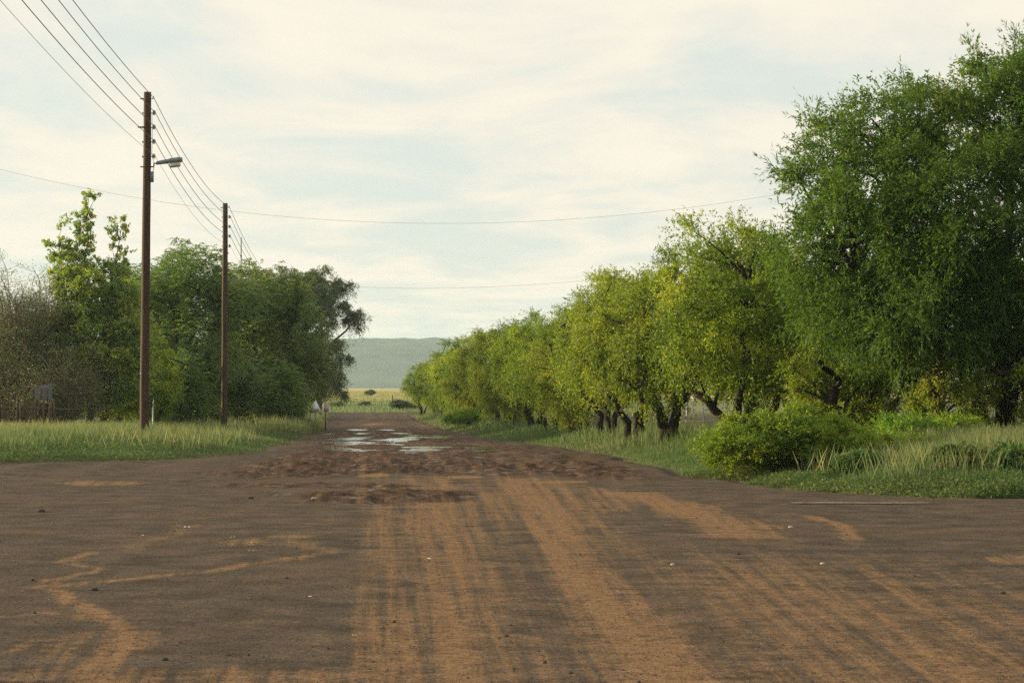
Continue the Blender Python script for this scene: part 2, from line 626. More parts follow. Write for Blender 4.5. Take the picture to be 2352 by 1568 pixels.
def grid_faces(nx, ny):
    i = np.arange((ny - 1) * nx).reshape(ny - 1, nx)[:, :-1].ravel()
    return np.stack([i, i + 1, i + nx + 1, i + nx], 1)


gx = axis(-3000, 3000, -30, 20, 0.45)
gy = axis(-400, 4400, 6, 175, 0.6)
GX, GY = np.meshgrid(gx, gy)
GZ = ground_z(GX, GY)
V = np.stack([GX, GY, GZ], -1).reshape(-1, 3)
g = obj('ground', mesh_np('ground', V, grid_faces(len(gx), len(gy)), M['ground'], smooth=True))
tag(g, 'grassy soil of the verges and the open veld beyond the road end', 'ground', kind='structure')

# hill: a long flat-topped ridge
hx = np.linspace(-2800, 2800, 700)
hy = np.linspace(0, 1, 50)
HX, HT = np.meshgrid(hx, hy)
toe = 1900 + 160 * (fbm(HX / 500, HT * 0 + 3, 3, 21) - 0.5)
prof = np.interp(HT, [0, 0.12, 0.35, 0.55, 0.68, 0.75, 1.0], [0, 0.06, 0.30, 0.52, 0.86, 1.0, 1.02])
HYw = toe + HT * 900 + 70 * (fbm(HX / 160, HT * 3, 4, 22) - 0.5) * sstep(HT, 0, .2)
top = 63 + 4 * (fbm(HX / 600, HX * 0, 2, 23) - 0.5) - HX * 0.003
HZ = 0.4 + prof * top + sstep(HT, 0.1, 0.4) * 6.0 * (fbm(HX / 60, HT * 22, 4, 24) - 0.5)
HZ += sstep(HT, 0.62, 0.72) * 5.0 * fbm(HX / 14, HT * 40, 3, 25) ** 2
HZ[0] = -0.5
V = np.stack([HX, HYw, HZ], -1).reshape(-1, 3)
hl = obj('hill', mesh_np('hill', V, grid_faces(len(hx), len(hy)), M['hill'], smooth=True))
tag(hl, 'long flat-topped scrub hill fading into haze at the horizon', 'hill', kind='structure')

# ------------------------------------------------------------------ road
rx_ = np.concatenate([-np.geomspace(70, 13.2, 26), np.arange(-13, -6.5, 0.11), np.arange(-6.5, -3, 0.055), np.arange(-3, 3, 0.042), np.arange(3, 5.0, 0.055), np.arange(5.0, 9, 0.11), np.geomspace(9.2, 70, 30)])
ry_ = [-8.0, -2, 2, 5]
y = 7.0
while y < 171:
    ry_.append(y)
    y += max(0.05, y * 0.0070)
ry_ = np.array(ry_)
RX, RY = np.meshgrid(rx_, ry_)
XL, XR = xl(RY), xr(RY)
RXc = np.clip(RX, XL, XR)

silt_a = np.zeros_like(RX)
wet_a = np.zeros_like(RX)


def seg_dist(X, Y, pts):
    d = np.full(X.shape, 1e9)
    t_al = np.zeros(X.shape)
    for (x0, y0), (x1, y1) in zip(pts[:-1], pts[1:]):
        dx, dy = x1 - x0, y1 - y0
        t = np.clip(((X - x0) * dx + (Y - y0) * dy) / (dx * dx + dy * dy + 1e-9), 0, 1)
        dd = np.hypot(X - (x0 + t * dx), Y - (y0 + t * dy))
        d = np.minimum(d, dd)
    return d


def track(pts_img, w, amt, soft=0.45, ysc=1.0):
    """a deposit along a line over the intersection; w = half width in metres"""
    global silt_a
    P = [GP(*q) for q in pts_img]
    X = RXc + 0.34 * (fbm(RXc * 1.6, RY * 0.9, 4, 31) - 0.5)
    d = seg_dist(X, RY, P)
    silt_a = np.maximum(silt_a, amt * (1 - sstep(d, w * (1 - soft), w * (1 + soft))))


def blob(px, py, rx, ry, amt, which='silt'):
    global silt_a, wet_a
    cx_, cy_ = GP(px, py)
    q = np.hypot((RXc - cx_) / rx, (RY - cy_) / ry) + 0.5 * (fbm(RXc * 1.7, RY * 0.9, 4, 33) - 0.5)
    v_ = amt * (1 - sstep(q, 0.55, 1.05))
    if which == 'silt':
        silt_a = np.maximum(silt_a, v_)
    else:
        wet_a = np.maximum(wet_a, v_)


# tyre tracks: u is the lane coordinate, constant along the way wheels run (they fan towards the crossing)
dY = np.clip(RY - 9.5, -6, 34)
UU = (RXc + 0.05 * dY) / (1 + 0.030 * dY) + 0.036 * np.maximum(RY - 43.5, 0)
_pr = np.array([(-1.3, 0), (-.80, .04), (-.71, .50), (-.52, .56), (-.42, .32), (-.37, .36), (-.29, .62), (-.05, .78), (.05, .52), (.13, .26), (.36, .24),
                (.48, .34), (.58, .80), (.80, .80), (.98, .34), (1.4, .42), (1.9, .52), (2.6, .42), (3.6, .18), (5, .05)])
uw = UU + .05 * (fbm(RXc * .5, RY * .22, 3, 30) - .5)
prof_u = np.interp(uw, _pr[:, 0], _pr[:, 1])
fine = vnoise(uw * 9, RY * .10, 35) * .6 + vnoise(uw * 22, RY * .16, 36) * .4
env = (1 - .45 * sstep(RY, 26, 34)) * (1 - .85 * sstep(UU, 1.0, 1.35) * sstep(RY, 14, 19))
silt_a = prof_u * env * (.45 + 1.1 * fine)
track([(1440, 1132), (1560, 1165), (1640, 1190), (1720, 1232)], 0.36, 0.72, 0.8)
track([(1870, 1183), (1915, 1210), (1965, 1238)], 0.08, 0.75, 0.7)
blob(1350, 1150, 0.9, 4.0, 0.45)
blob(1150, 1160, 1.0, 4.0, 0.50)
blob(2150, 1540, 1.2, 1.0, 0.50)
blob(2340, 1285, 0.35, 0.6, 0.60)
blob(240, 1108, 0.8, 0.9, 0.65)
blob(560, 1245, 0.25, 0.5, 0.50)
blob(670, 1232, 0.28, 0.25, 0.60)
# thin lines of silt left by run-off on the left
track([(205, 1268), (130, 1290), (232, 1306), (105, 1332), (90, 1348), (150, 1362)], 0.06, 0.80, 0.8)
track([(110, 1345), (320, 1325), (500, 1308), (640, 1285), (740, 1268)], 0.12, 0.62, 0.8)
track([(740, 1268), (680, 1240)], 0.12, 0.48, 0.9)
track([(150, 1365), (190, 1400), (235, 1430), (285, 1460), (230, 1500), (170, 1540), (260, 1610)], 0.08, 0.74, 0.8)
track([(30, 1415), (90, 1405), (200, 1425)], 0.06, 0.5, 0.9)
track([(10, 1500), (80, 1470)], 0.06, 0.5, 0.9)
track([(430, 1205), (360, 1240), (300, 1260)], 0.12, 0.42, 0.9)
blob(240, 1480, 0.4, 1.0, 0.36)
blob(120, 1560, 0.4, 0.7, 0.36)
blob(500, 1560, 1.0, 0.6, 0.42)
silt_a += 0.22 * (fbm(RXc * 0.5, RY * 0.35, 4, 41) - 0.45)
silt_a *= 1 - 0.35 * sstep(RY, 60, 90)

# wet mud belt across the mouth of the street
inside = sstep(RXc - XL, 0.2, 1.8) * sstep(XR - RXc, 0.1, 1.5)
belt = sstep(RY + 5.0 * (fbm(RXc * .7, RY * .3, 3, 44) - .5), 28.5, 34.5) * (1 - 0.55 * sstep(RY, 75, 110)) * sstep(RXc + 0.055 * (RY - 30), -5.6, -3.6) * inside ** .5
wet_a = np.maximum(wet_a, belt * (0.82 + 0.85 * (fbm(RXc * 0.55, RY * 0.22, 4, 43) - 0.42)))
blob(880, 1140, 1.5, 2.2, 0.85, 'wet')
blob(720, 1115, 2.0, 0.9, 0.72, 'wet')
blob(690, 1085, 2.2, 2.2, 0.70, 'wet')
blob(400, 1105, 1.5, 0.4, 0.60, 'wet')
blob(70, 1088, 0.8, 0.5, 0.62, 'wet')
wet_a = np.clip(wet_a, 0, 1)
silt_a *= 1 - 0.6 * sstep(wet_a, 0.3, 0.7)
# orange dry crests inside the belt
for (px, py, r1, r2) in [(860, 1090, .35, .9), (1065, 1094, .4, .8), (1260, 1106, .8, .6), (862, 972, 1.2, 6), (990, 975, .8, 4)]:
    cx_, cy_ = GP(px, py)
    if py < 1000:
        cy_ = cy_ * 1.5
        cx_ = (px - 1176) / FPX * cy_
    q = np.hypot((RXc - cx_) / r1, (RY - cy_) / r2)
    k = 1 - sstep(q, .5, 1.0)
    silt_a = np.maximum(silt_a, k)
    wet_a = wet_a * (1 - k)

RZ = dip(RY) + 0.004
clod = sstep(wet_a, 0.42, 0.85)
rid = 1 - np.abs(2 * fbm(RXc * 1.9, RY * 0.75, 4, 51) - 1)
lump = fbm(RXc * 5.0, RY * 2.2, 3, 52)
clod = clod * (1 - .62 * sstep(RY, 36, 43))
RZ += clod * (0.095 * (rid - 0.72) + 0.10 * (lump - 0.45) + 0.03 * (fbm(RXc * 11, RY * 4, 2, 53) - .5))
# ruts along the street
along = RXc + 0.072 * (RY - 47)
rut = np.sin(along * 2 * math.pi / 1.75 + 1.5 * (fbm(RY * 0.1, along * 0.2, 2, 54) - .5) * 4)
RZ += sstep(RY, 30, 36) * inside * (0.022 * rut - 0.01) * (1 - 0.5 * sstep(RY, 90, 120))
RZ += 0.008 * (fbm(RXc * 0.9, RY * 0.9, 3, 55) - 0.5)

# puddle basins: centre x, y, half width, half length, depth
PUD = [(-7.6, 84.0, 1.0, 1.3, .07), (-5.4, 86.0, 1.2, 1.0, .07), (-7.0, 97.0, 1.2, 1.6, .07), (-3.4, 80.0, .7, 1.0, .06), (-1.0, 41.5, .35, .3, .05), (.3, 43.0, .4, .3, .05), (-3.9, 41.0, .3, .3, .05), (-3.35, 49.0, 1.75, 1.1, 0.08), (-1.75, 49.2, 0.95, .8, 0.06), (-1.45, 52.0, 0.7, 1.0, 0.055), (-2.3, 52.3, .7, .8, .055),
       (-1.0, 49.6, .6, .45, .06), (-.7, 51.4, .7, .5, .06), (-5.6, 73.5, .9, .8, .06), (-4.9, 51.0, .8, .5, .05), (-.9, 47.5, .5, .5, .05), (-2.9, 46.0, .6, .4, .05), (-4.1, 64.0, 1.3, .8, .06), (-6.4, 64.5, .7, .7, .06), (-5.2, 60.5, 1.15, 1.8, 0.07), (-4.4, 57.5, 0.9, 1.3, 0.06), (-6.3, 69.5, 1.2, 1.8, 0.07), (-3.9, 67.5, 1.1, 2.0, 0.06), (-3.1, 73.5, 0.8, 2.2, 0.06),
       (-2.66, 34.3, 0.28, 0.5, 0.06), (-3.0, 33.8, 0.30, 0.5, 0.05), (-2.35, 34.6, 0.2, 0.35, 0.045), (-1.9, 27.4, 0.16, 0.35, .03), (-3.05, 26.2, .16, .3, .03)]
for (px, py, a, b_, dp) in PUD:
    q = np.hypot((RXc - px) / (a * 1.15), (RY - py) / (b_ * 1.15)) + 0.75 * (fbm(RXc * 2.0 / max(a, .35), RY * 0.9, 4, 57) - 0.5)
    k = 1 - sstep(q, 0.45, 1.1)
    lev = float(dip(np.array([py]))[0]) + 0.004
    tgt = lev - dp + 1.9 * dp * (fbm(RXc * 2.4, RY * 1.5, 4, 58) - .36)
    RZ = RZ * (1 - k) + np.minimum(RZ, tgt) * k
    wet_a = np.maximum(wet_a, k * 0.95)
# edges settle into the verge
RZ -= 0.05 * (1 - sstep(np.minimum(RXc - XL, XR - RXc), 0.0, 0.35))

V = np.stack([RXc, RY, RZ], -1).reshape(-1, 3)
F = grid_faces(len(rx_), len(ry_))
xc = RXc.ravel()
keep = (np.abs(xc[F[:, 0]] - xc[F[:, 1]]) + np.abs(xc[F[:, 3]] - xc[F[:, 2]])) > 1e-4
F = F[keep]
used = np.unique(F)
rm = -np.ones(len(V), int)
rm[used] = np.arange(len(used))
rd = obj('road', mesh_np('road', V[used], rm[F], M['road'], smooth=True,
                         attrs={'silt': silt_a.ravel()[used], 'wet': wet_a.ravel()[used], 'lane': UU.ravel()[used]}))
tag(rd, 'old asphalt crossing and street covered in red mud and tyre tracks', 'road', kind='structure')


def road_z(x, y):
    i = int(np.argmin(np.abs(ry_ - y)))
    j = int(np.argmin(np.abs(rx_ - x)))
    return float(RZ[i, j])


for i, (px, py, a, b_, dp) in enumerate(PUD):
    lev = float(dip(np.array([py]))[0]) + 0.004 - dp * 0.40
    th = np.linspace(0, 2 * math.pi, 40, endpoint=False)
    rr = 1.25 + 0.15 * np.sin(3 * th + i) + 0.1 * np.sin(5 * th + 2 * i)
    V = np.stack([px + a * rr * np.cos(th), py + b_ * rr * np.sin(th), np.full(40, lev)], 1)
    o = obj('puddle', mesh_np('puddle', V, np.arange(40)[None, :], M['water']))
    tag(o, 'shallow rain puddle lying in the muddy street', 'puddle', 'rain puddles in the mud', 'structure')

# worn white stop line on the right
for (a, b_, w) in [((1815, 1156.5), (2062, 1157), 0.06), ((2066, 1157), (2130, 1156.5), 0.035)]:
    p0, p1 = GP(*a), GP(*b_)
    V = [(p0[0], p0[1] - w, 0.016), (p1[0], p1[1] - w, 0.016), (p1[0], p1[1] + w, 0.016), (p0[0], p0[1] + w, 0.016)]
    V = np.array(V)
    V[:, 2] += 0.004
    o = obj('road_marking', mesh_np('road_marking', V, np.array([[0, 1, 2, 3]]), M['paint']))
    tag(o, 'thin worn white line painted on the asphalt at the right', 'road marking', kind='structure')

# ------------------------------------------------------------------ foliage builders


def unit(v):
    return v / (np.linalg.norm(v, axis=-1, keepdims=True) + 1e-9)


def leaf_quads(P, D, S, L, W):
    """pointed leaves: base P, direction D, side S"""
    n_ = len(P)
    L, W = L[:, None], W[:, None]
    V = np.empty((n_, 3, 3), np.float32)
    V[:, 0] = P + D * L * 0.10 + S * W * 0.52
    V[:, 1] = P + D * L
    V[:, 2] = P + D * L * 0.38 - S * W * 0.52
    return V.reshape(-1, 3), np.arange(n_ * 3).reshape(-1, 3)


def sample_clumps(rng, ell, r, n_try=6000, shell=0.55, nmax=90, gap=0.82):
    """ell: list of (cx,cy,cz,rx,ry,rz). Poisson-like clump centres favouring the shell."""
    ell = np.array(ell, float)
    vol = np.prod(ell[:, 3:], 1)
    pick = rng.choice(len(ell), n_try, p=vol / vol.sum())
    d = unit(rng.normal(size=(n_try, 3)))
    rad = rng.uniform(shell ** 3, 1, n_try) ** (1 / 3.0)
    P = ell[pick, :3] + d * rad[:, None] * np.maximum(ell[pick, 3:] - r * 0.6, 0.15)
    out_ = []
    for p_ in P:
        if all(np.dot(p_ - q, p_ - q) > (r * gap) ** 2 for q in out_):
            out_.append(p_)
            if len(out_) >= nmax:
                break
    return np.array(out_)


def crown_leaves(rng, C, r, centre, twigs, per, L, W, up=0.25, out=0.7, droop=0.5, spread=0.9, lean=0.35, tjit=0.25, rvar=0.35):
    """leaves on short twigs springing from each clump centre"""
    nC = len(C)
    rc = r * rng.uniform(1 - rvar, 1 + rvar, nC)
    ci = np.repeat(np.arange(nC), twigs)
    nt_ = len(ci)
    o_dir = unit(C - centre)
    d = unit(rng.normal(size=(nt_, 3)))
    d = unit(d * 1.0 + o_dir[ci] * out * 0.6 + np.array([0, 0, up]))
    ln = rc[ci] * rng.uniform(0.5, 1.12, nt_)
    st = C[ci] + unit(rng.normal(size=(nt_, 3))) * rc[ci][:, None] * 0.30 * rng.uniform(0, 1, (nt_, 1))
    ti = np.repeat(np.arange(nt_), per)
    t = rng.uniform(0.18, 1.0, len(ti))
    s = ln[ti] * t
    P = st[ti] + d[ti] * s[:, None]
    P[:, 2] -= droop * s * t * 0.6
    tg = d[ti].copy()
    tg[:, 2] -= droop * 1.2 * t
    D = unit(tg * lean + unit(rng.normal(size=(len(ti), 3))) * spread + np.array([0, 0, -0.35 * droop]))
    S = unit(np.cross(D, unit(rng.normal(size=(len(ti), 3)))))
    LL = L * rng.uniform(0.65, 1.3, len(ti))
    WW = W * rng.uniform(0.7, 1.3, len(ti))
    tint = np.clip(rng.normal(0.42, tjit, len(ti)) + (rng.normal(0, 0.17, nC))[ci][ti], 0, 1)
    V_, F_ = leaf_quads(P, D, S, LL, WW)
    return V_, F_, tint


def merge(parts):
    Vs, Fs, Ts, k = [], [], [], 0
    for v_, f_, t_ in parts:
        Vs.append(v_)
        Fs.append(f_ + k)
        Ts.append(t_)
        k += len(v_)
    return np.concatenate(Vs), np.concatenate(Fs), np.concatenate(Ts)


def bez(p0, p1, p2, k=6):
    t = np.linspace(0, 1, k)[:, None]
    return (1 - t) ** 2 * np.array(p0) + 2 * t * (1 - t) * np.array(p1) + t * t * np.array(p2)


def wood(rng, stems, C, r_branch=0.035, frac=1.0, twigs=0, clump_r=0.6):
    """stems: list of (polyline pts, r0, r1); a branch to every clump"""
    mb = MB()
    sp_ = []
    for pts, r0, r1 in stems:
        pts = np.array(pts, float)
        k = len(pts)
        # resample with wobble
        t = np.linspace(0, k - 1, (k - 1) * 4 + 1)
        Q = np.stack([np.interp(t, np.arange(k), pts[:, j]) for j in range(3)], 1)
        Q[1:-1] += rng.normal(0, r0 * 0.35, (len(Q) - 2, 3))
        rr = np.linspace(r0, r1, len(Q)) * (1 + 0.12 * rng.normal(size=len(Q)))
        rr[0] *= 1.35
        mb.tube(Q, np.abs(rr), 8)
        sp_.append(Q[max(1, len(Q) // 3):])
    S_ = np.concatenate(sp_)
    for c in C:
        if rng.random() > frac:
            continue
        dd = np.linalg.norm(S_ - c, axis=1) * rng.uniform(.7, 1.3, len(S_)) + 1.2 * np.maximum(0, S_[:, 2] - c[2] + 0.2)
        p0 = S_[int(np.argmin(dd))]
        mid = (p0 + c) / 2 + np.array([0, 0, 0.12 * np.linalg.norm(c - p0)]) + rng.normal(0, 0.08, 3)
        q = bez(p0, mid, c, 5)
        mb.tube(q, np.linspace(r_branch, r_branch * 0.3, 5), 5, False)
        for _ in range(twigs):
            e = c + unit(rng.normal(size=3) + np.array([0, 0, .3])) * clump_r * rng.uniform(.6, 1.1)
            mb.tube(bez(q[-2], c, e, 4), np.linspace(r_branch * .35, 0.004, 4), 3, False)
    return mb


def put_tree(name, loc, rz, s, meshes, label, cat='tree', group=None, extra=()):
    root = empty(name, loc, rz, s)
    tag(root, label, cat, group)
    for nm, me in meshes:
        obj(nm, me, root)
    return root


# --- karee trees of the right-hand row: several individuals' shapes shared along the row


def karee(seed, H=5.1, rad=2.3, skirt=0.9, leafscale=1.0, stems_n=3, nmax=62, twigs=66, per=17, cr=0.66, hang=True):
    rng = np.random.default_rng(seed)
    zc = (H + skirt) / 2
    rz_ = (H - skirt) / 2
    ell = [(0, 0, zc, rad, rad, rz_)]
    for k in range(5):
        a = rng.uniform(0, 2 * math.pi)
        ell.append((math.cos(a) * rad * .55, math.sin(a) * rad * .55, zc + rng.uniform(-.4, .55) * rz_, rad * .55, rad * .55, rz_ * .48))
    for k in range(4):   # upright tufts on top
        a = rng.uniform(0, 2 * math.pi)
        q = rng.uniform(0, .6) * rad
        ell.append((math.cos(a) * q, math.sin(a) * q, H - .35 + rng.uniform(-.2, .25), .55, .55, .6))
    C = sample_clumps(rng, ell, cr, shell=0.68, nmax=nmax, gap=.95)
    ctr = np.array([0, 0, zc - .3])
    parts = [crown_leaves(rng, C, cr, ctr, twigs, per, 0.085 * leafscale, 0.034 * leafscale, up=0.15, out=0.6, droop=0.55)]
    # hanging skirts on the lower rim
    low = C[C[:, 2] < zc]
    if hang:
      parts.append(crown_leaves(rng, low + np.array([0, 0, -.35]), cr * .7, ctr, twigs // 2, per, 0.088 * leafscale, 0.030 * leafscale, up=-0.8, out=0.4, droop=1.1))
    V_, F_, T_ = merge(parts)
    stems = []
    for k in range(stems_n):
        a = 2 * math.pi * k / stems_n + rng.uniform(-.5, .5)
        b0 = np.array([math.cos(a), math.sin(a), 0]) * 0.16
        b1 = b0 * 2.0 + np.array([0, 0, 0.75])
        b2 = np.array([math.cos(a) * .95, math.sin(a) * .95, 1.6]) + rng.normal(0, .12, 3)
        b3 = np.array([math.cos(a) * 1.2, math.sin(a) * 1.2, zc + .8]) + rng.normal(0, .2, 3)
        stems.append(([b0 - [0, 0, .25], b1, b2, b3], rng.uniform(.13, .2), .035))
    w = wood(rng, stems, C, 0.035)
    return [('trunk', w.mesh('trunk', M['bark'], True)), ('crown', mesh_np('crown', V_, F_, M['karee'], fattrs={'tint': T_}))]


KV = [karee(101, 5.1, 2.3, 1.15, hang=False, nmax=74), karee(102, 5.4, 2.2, 1.1, hang=False, nmax=74), karee(103, 4.8, 2.4, 1.15, stems_n=4, nmax=70), karee(104, 5.2, 2.4, 0.55)]
row = [  # X, Y, scale, variant, rotation, label
    (4.75, 42.6, 0.86, 1, 0.4, 'sunlit karee tree with leaning forked black trunk just behind the low shrub'),
    (5.6, 45.6, 0.92, 0, 2.1, 'tall yellow-green tree half hidden behind the large dark willow at the right'),
    (3.75, 47.6, 0.88, 2, 4.0, 'tree on slender dark stems standing just left of the low shrub'),
    (3.2, 51.5, 0.86, 0, 5.2, 'tree on the thickest cluster of black trunks in the right row'),
    (2.75, 56.5, 0.8, 1, 1.2, 'row tree on a single short black trunk left of the thick trunk cluster'),
    (2.1, 63.0, 0.76, 3, 3.3, 'row tree with the dark shaded hollow in its crown and crooked stems'),
    (1.4, 70.5, 0.8, 0, 0.9, 'row tree with bright yellow-lit leaves hanging to the grass, mid row'),
    (0.9, 78.5, 0.9, 2, 2.6, 'row tree with rounded crown behind the brightest hanging foliage'),
    (0, 87.0, 0.92, 3, 5.5, 'row tree carrying the small upright tufts on the skyline'),
    (-0.6, 96.0, 0.92, 1, 3.9, 'row tree with crown sloping down towards the far hill'),
    (-1.4, 106.0, 0.97, 3, 1.7, 'row tree whose foliage reaches the ground beside the far puddles'),
    (-2.6, 118.0, 1.02, 2, 0.2, 'second to last tree of the right row, in pale light'),
    (-3.6, 131.0, 1.02, 3, 2.9, 'bushy olive-lit tree whose top meets the ridge of the hill'),
    (-6.8, 152.0, 0.72, 0, 4.4, 'last and smallest tree of the right row, dull green against the hill'),
]
row += [
    (-5.1, 142.0, 0.85, 3, 0.8, 'small bushy tree between the last tree of the row and the pale-lit ones'),
    (8.6, 47.5, 0.85, 3, 1.1, 'leafy tree in the second line behind the big willow trunk'),
    (12.2, 44.5, 1.0, 2, 2.3, 'leafy tree in the second line at the right edge behind the willow'),
    (7.2, 53.0, 0.82, 1, 5.0, 'leafy tree in the second line behind the yellow-lit crowns'),
]
GROUP_ROW = 'trees in the row along the right side of the street'
for (x, y, s, v, rz, lab) in row:
    put_tree('karee_tree', (x, y, gz(x, y)), rz, (s * (1 + .06 * math.sin(y * 3)), s, s * (1 + .05 * math.sin(y * 7.7))), KV[v], lab, 'tree', GROUP_ROW)

# --- big willow-like tree at the right
rng = np.random.default_rng(7)
ell = [(-3.2, -.2, 3.6, 1.2, 1.5, 1.4), (-3.1, -.2, 5.0, 1.35, 1.6, 1.3), (-2.3, 0, 6.2, 1.3, 1.4, 1.1), (-1.0, 0, 6.8, 1.4, 1.4, 1.0), (.5, 0, 7.2, 1.4, 1.4, 1.0), (1.9, 0, 7.3, 1.5, 1.5, 1.1), (3.2, 0, 6.6, 2.0, 1.8, 1.5), (-.6, -.6, 2.6, 2.4, 1.8, 1.2), (1.6, -.6, 2.9, 2.2, 1.8, 1.1), (4.6, -.3, 4.2, 2.4, 2.6, 2.6), (2.6, -1.6, 3.0, 2.2, 1.8, 1.5), (5.2, -.8, 2.4, 1.6, 1.8, 1.3), (5.0, 0, 7.0, 1.8, 1.8, 1.6), (.4, 0, 4.9, 3.7, 3.4, 2.9), (-2.4, -0.5, 4.3, 1.7, 2.0, 1.8), (-1.9, -.4, 5.7, 1.4, 1.6, 1.1), (1.2, 0, 7.0, 2.7, 2.3, 1.25), (2.8, 0, 7.5, 2.2, 2.0, 1.25),
       (3.5, .0, 5.5, 2.8, 2.8, 2.4), (-2.4, -.4, 2.9, 1.3, 1.6, 1.2), (-1.5, -1.4, 3.0, 2.0, 1.6, 1.4), (3.9, 0.3, 8.1, .9, .9, .8), (-1.2, -.2, 6.7, .9, .9, .7), (-3.2, -.3, 5.2, .8, .8, .6)]
C = sample_clumps(rng, ell, 0.80, 30000, 0.45, 330, .80)
ctr = np.array([0.3, 0, 4.6])
p1 = crown_leaves(rng, C, 0.80, ctr, 86, 15, 0.105, 0.032, up=0.30, out=0.7, droop=0.3, spread=0.85, lean=0.7, tjit=.22)
low = C[(C[:, 2] < 4.2) & (C[:, 1] < 1.0)]
p2 = crown_leaves(rng, low + np.array([0, 0, -.3]), 0.55, ctr, 26, 13, 0.105, 0.024, up=-.4, out=.5, droop=.8, spread=.6, lean=.9, tjit=.22)
hi = C[np.linalg.norm((C - ctr) / np.array([5, 4, 3.2]), axis=1) > 0.8]
p3 = crown_leaves(rng, hi + unit(hi - ctr) * .35, 0.55, ctr, 12, 14, 0.115, 0.020, up=.7, out=1.2, droop=.1, spread=.6, lean=1.1, tjit=.2)
V_, F_, T_ = merge([p1, p2, p3])
stems = [([(0, 0, -.2), (-.1, 0, 1.0), (-.7, 0, 2.2), (-1.9, -.2, 4.2)], .24, .07),
         ([(.15, .1, -.2), (.4, 0, 1.2), (1.1, .1, 2.6), (2.4, .2, 5.0)], .26, .07),
         ([(-1.2, .2, -.2), (-1.45, .1, 1.0), (-2.0, 0, 2.4), (-2.9, -.2, 4.0)], .16, .05),
         ([(2.3, .3, -.2), (2.5, .2, 1.4), (3.0, 0, 3.2), (3.6, 0, 6.0)], .22, .06),
         ([(0.2, 0, 1.0), (.2, .2, 3.0), (.7, .2, 6.8)], .16, .04), ([(2.4, .2, 1.4), (3.6, .1, 3.0), (4.9, 0, 5.0), (5.0, 0, 7.0)], .14, .04), ([(-1.9, -.2, 4.0), (-1.9, -.2, 6.0)], .08, .03)]
w = wood(rng, stems, C, 0.045)
bw = put_tree('willow_tree', (9.22, 38.5, gz(9.22, 38.5)), 0, 1.0,
              [('trunk', w.mesh('trunk', M['bark'], True)), ('crown', mesh_np('crown', V_, F_, M['willow'], fattrs={'tint': T_}))],
              'large dark green narrow-leaved tree filling the right side of the picture', 'tree')

# low leafy growth hanging under and beside the big tree, lit yellow
kshrub = karee(120, 2.6, 1.25, 0.25, 1.0, 3, 34, 44, 14, 0.42)
for (x, y, s, rz, lab) in [
        (10.3, 37.0, 0.95, 0.3, 'yellow-green leafy shrub glowing under the big dark tree'),
        (6.6, 40.2, 0.95, 1.9, 'low leafy sucker growth below the left edge of the big tree'),
        (12.0, 39.5, 1.05, 3.2, 'leafy bush at the far right edge below the big tree'),
        (8.3, 37.6, 0.75, 4.2, 'small leafy bush in front of the leaning willow trunk'),
        (11.3, 36.2, 0.62, 5.2, 'smallest leafy bush below the willow, near the right edge')]:
    put_tree('karee_bush', (x, y, gz(x, y)), rz, s, kshrub, lab, 'bush', 'leafy bushes under the big tree')


# --- low shrub at the corner
def shrub(seed, ell, r, twigs, per, L, W, matname, up=.5, nmax=120, stemr=.012, shell=.45):
    rng = np.random.default_rng(seed)
    C = sample_clumps(rng, ell, r, 6000, shell, nmax)
    ctr = np.mean(np.array(ell)[:, :3], 0) * np.array([1, 1, 0])
    v_ = crown_leaves(rng, C, r, ctr, twigs, per, L, W, up=up, out=.8, droop=.15, spread=.8, lean=.6)
    stems = []
    for k in range(7):
        e = C[rng.integers(len(C))]
        stems.append(([(e[0] * .25, e[1] * .25, -.05), (e[0] * .5, e[1] * .5, e[2] * .5), tuple(e)], stemr, stemr * .4))
    w_ = wood(rng, stems, C, stemr * .6)
    return [('stems', w_.mesh('stems', M['bark_grey'], True)), ('crown', mesh_np('crown', v_[0], v_[1], M[matname], fattrs={'tint': v_[2]}))]


S1 = shrub(11, [(-.55, 0, .48, .75, .8, .55), (.1, .1, .55, .8, .8, .55), (.75, .1, .45, .75, .8, .48), (1.3, .2, .36, .6, .7, .4), (-.2, 0, .85, .45, .5, .3), (.6, .1, .80, .4, .4, .22), (1.9, .35, .30, .6, .6, .36), (2.4, .6, .32, .5, .5, .34), (-.9, .1, .30, .4, .5, .3), (-.75, 0, .8, .2, .2, .25), (.2, .2, 1.0, .18, .2, .2)], .24, 52, 13, .055, .018, 'shrub', nmax=190)
x, y = 4.3, 31.2
put_tree('roadside_shrub', (x, y, gz(x, y)), 0, (1.12, 1.1, .86), S1, 'dense bright green shrub at the corner of the right verge', 'shrub')
S2 = shrub(12, [(0, 0, .22, .45, .4, .24), (.35, 0, .17, .35, .35, .2)], .14, 50, 12, .05, .03, 'cover', nmax=60, stemr=.006)
for (x, y, s, rz, lab) in [(6.3, 28.2, 1.0, 0.2, 'dark green leafy weed clump in front of the tall dry grass'),
                           (7.0, 27.6, 1.1, 2.0, 'leafy weed clump near the right edge of the picture'),
                           (5.15, 29.4, .8, 4.0, 'small weed clump between the corner shrub and the dry grass')]:
    put_tree('weed_clump', (x, y, gz(x, y)), rz, s, S2, lab, 'weed', 'weed clumps on the right verge')
S3 = shrub(13, [(0, 0, .35, .7, .6, .4), (.7, .1, .28, .6, .5, .3), (-.6, 0, .3, .5, .5, .3)], .26, 46, 12, .06, .02, 'shrub', nmax=70)
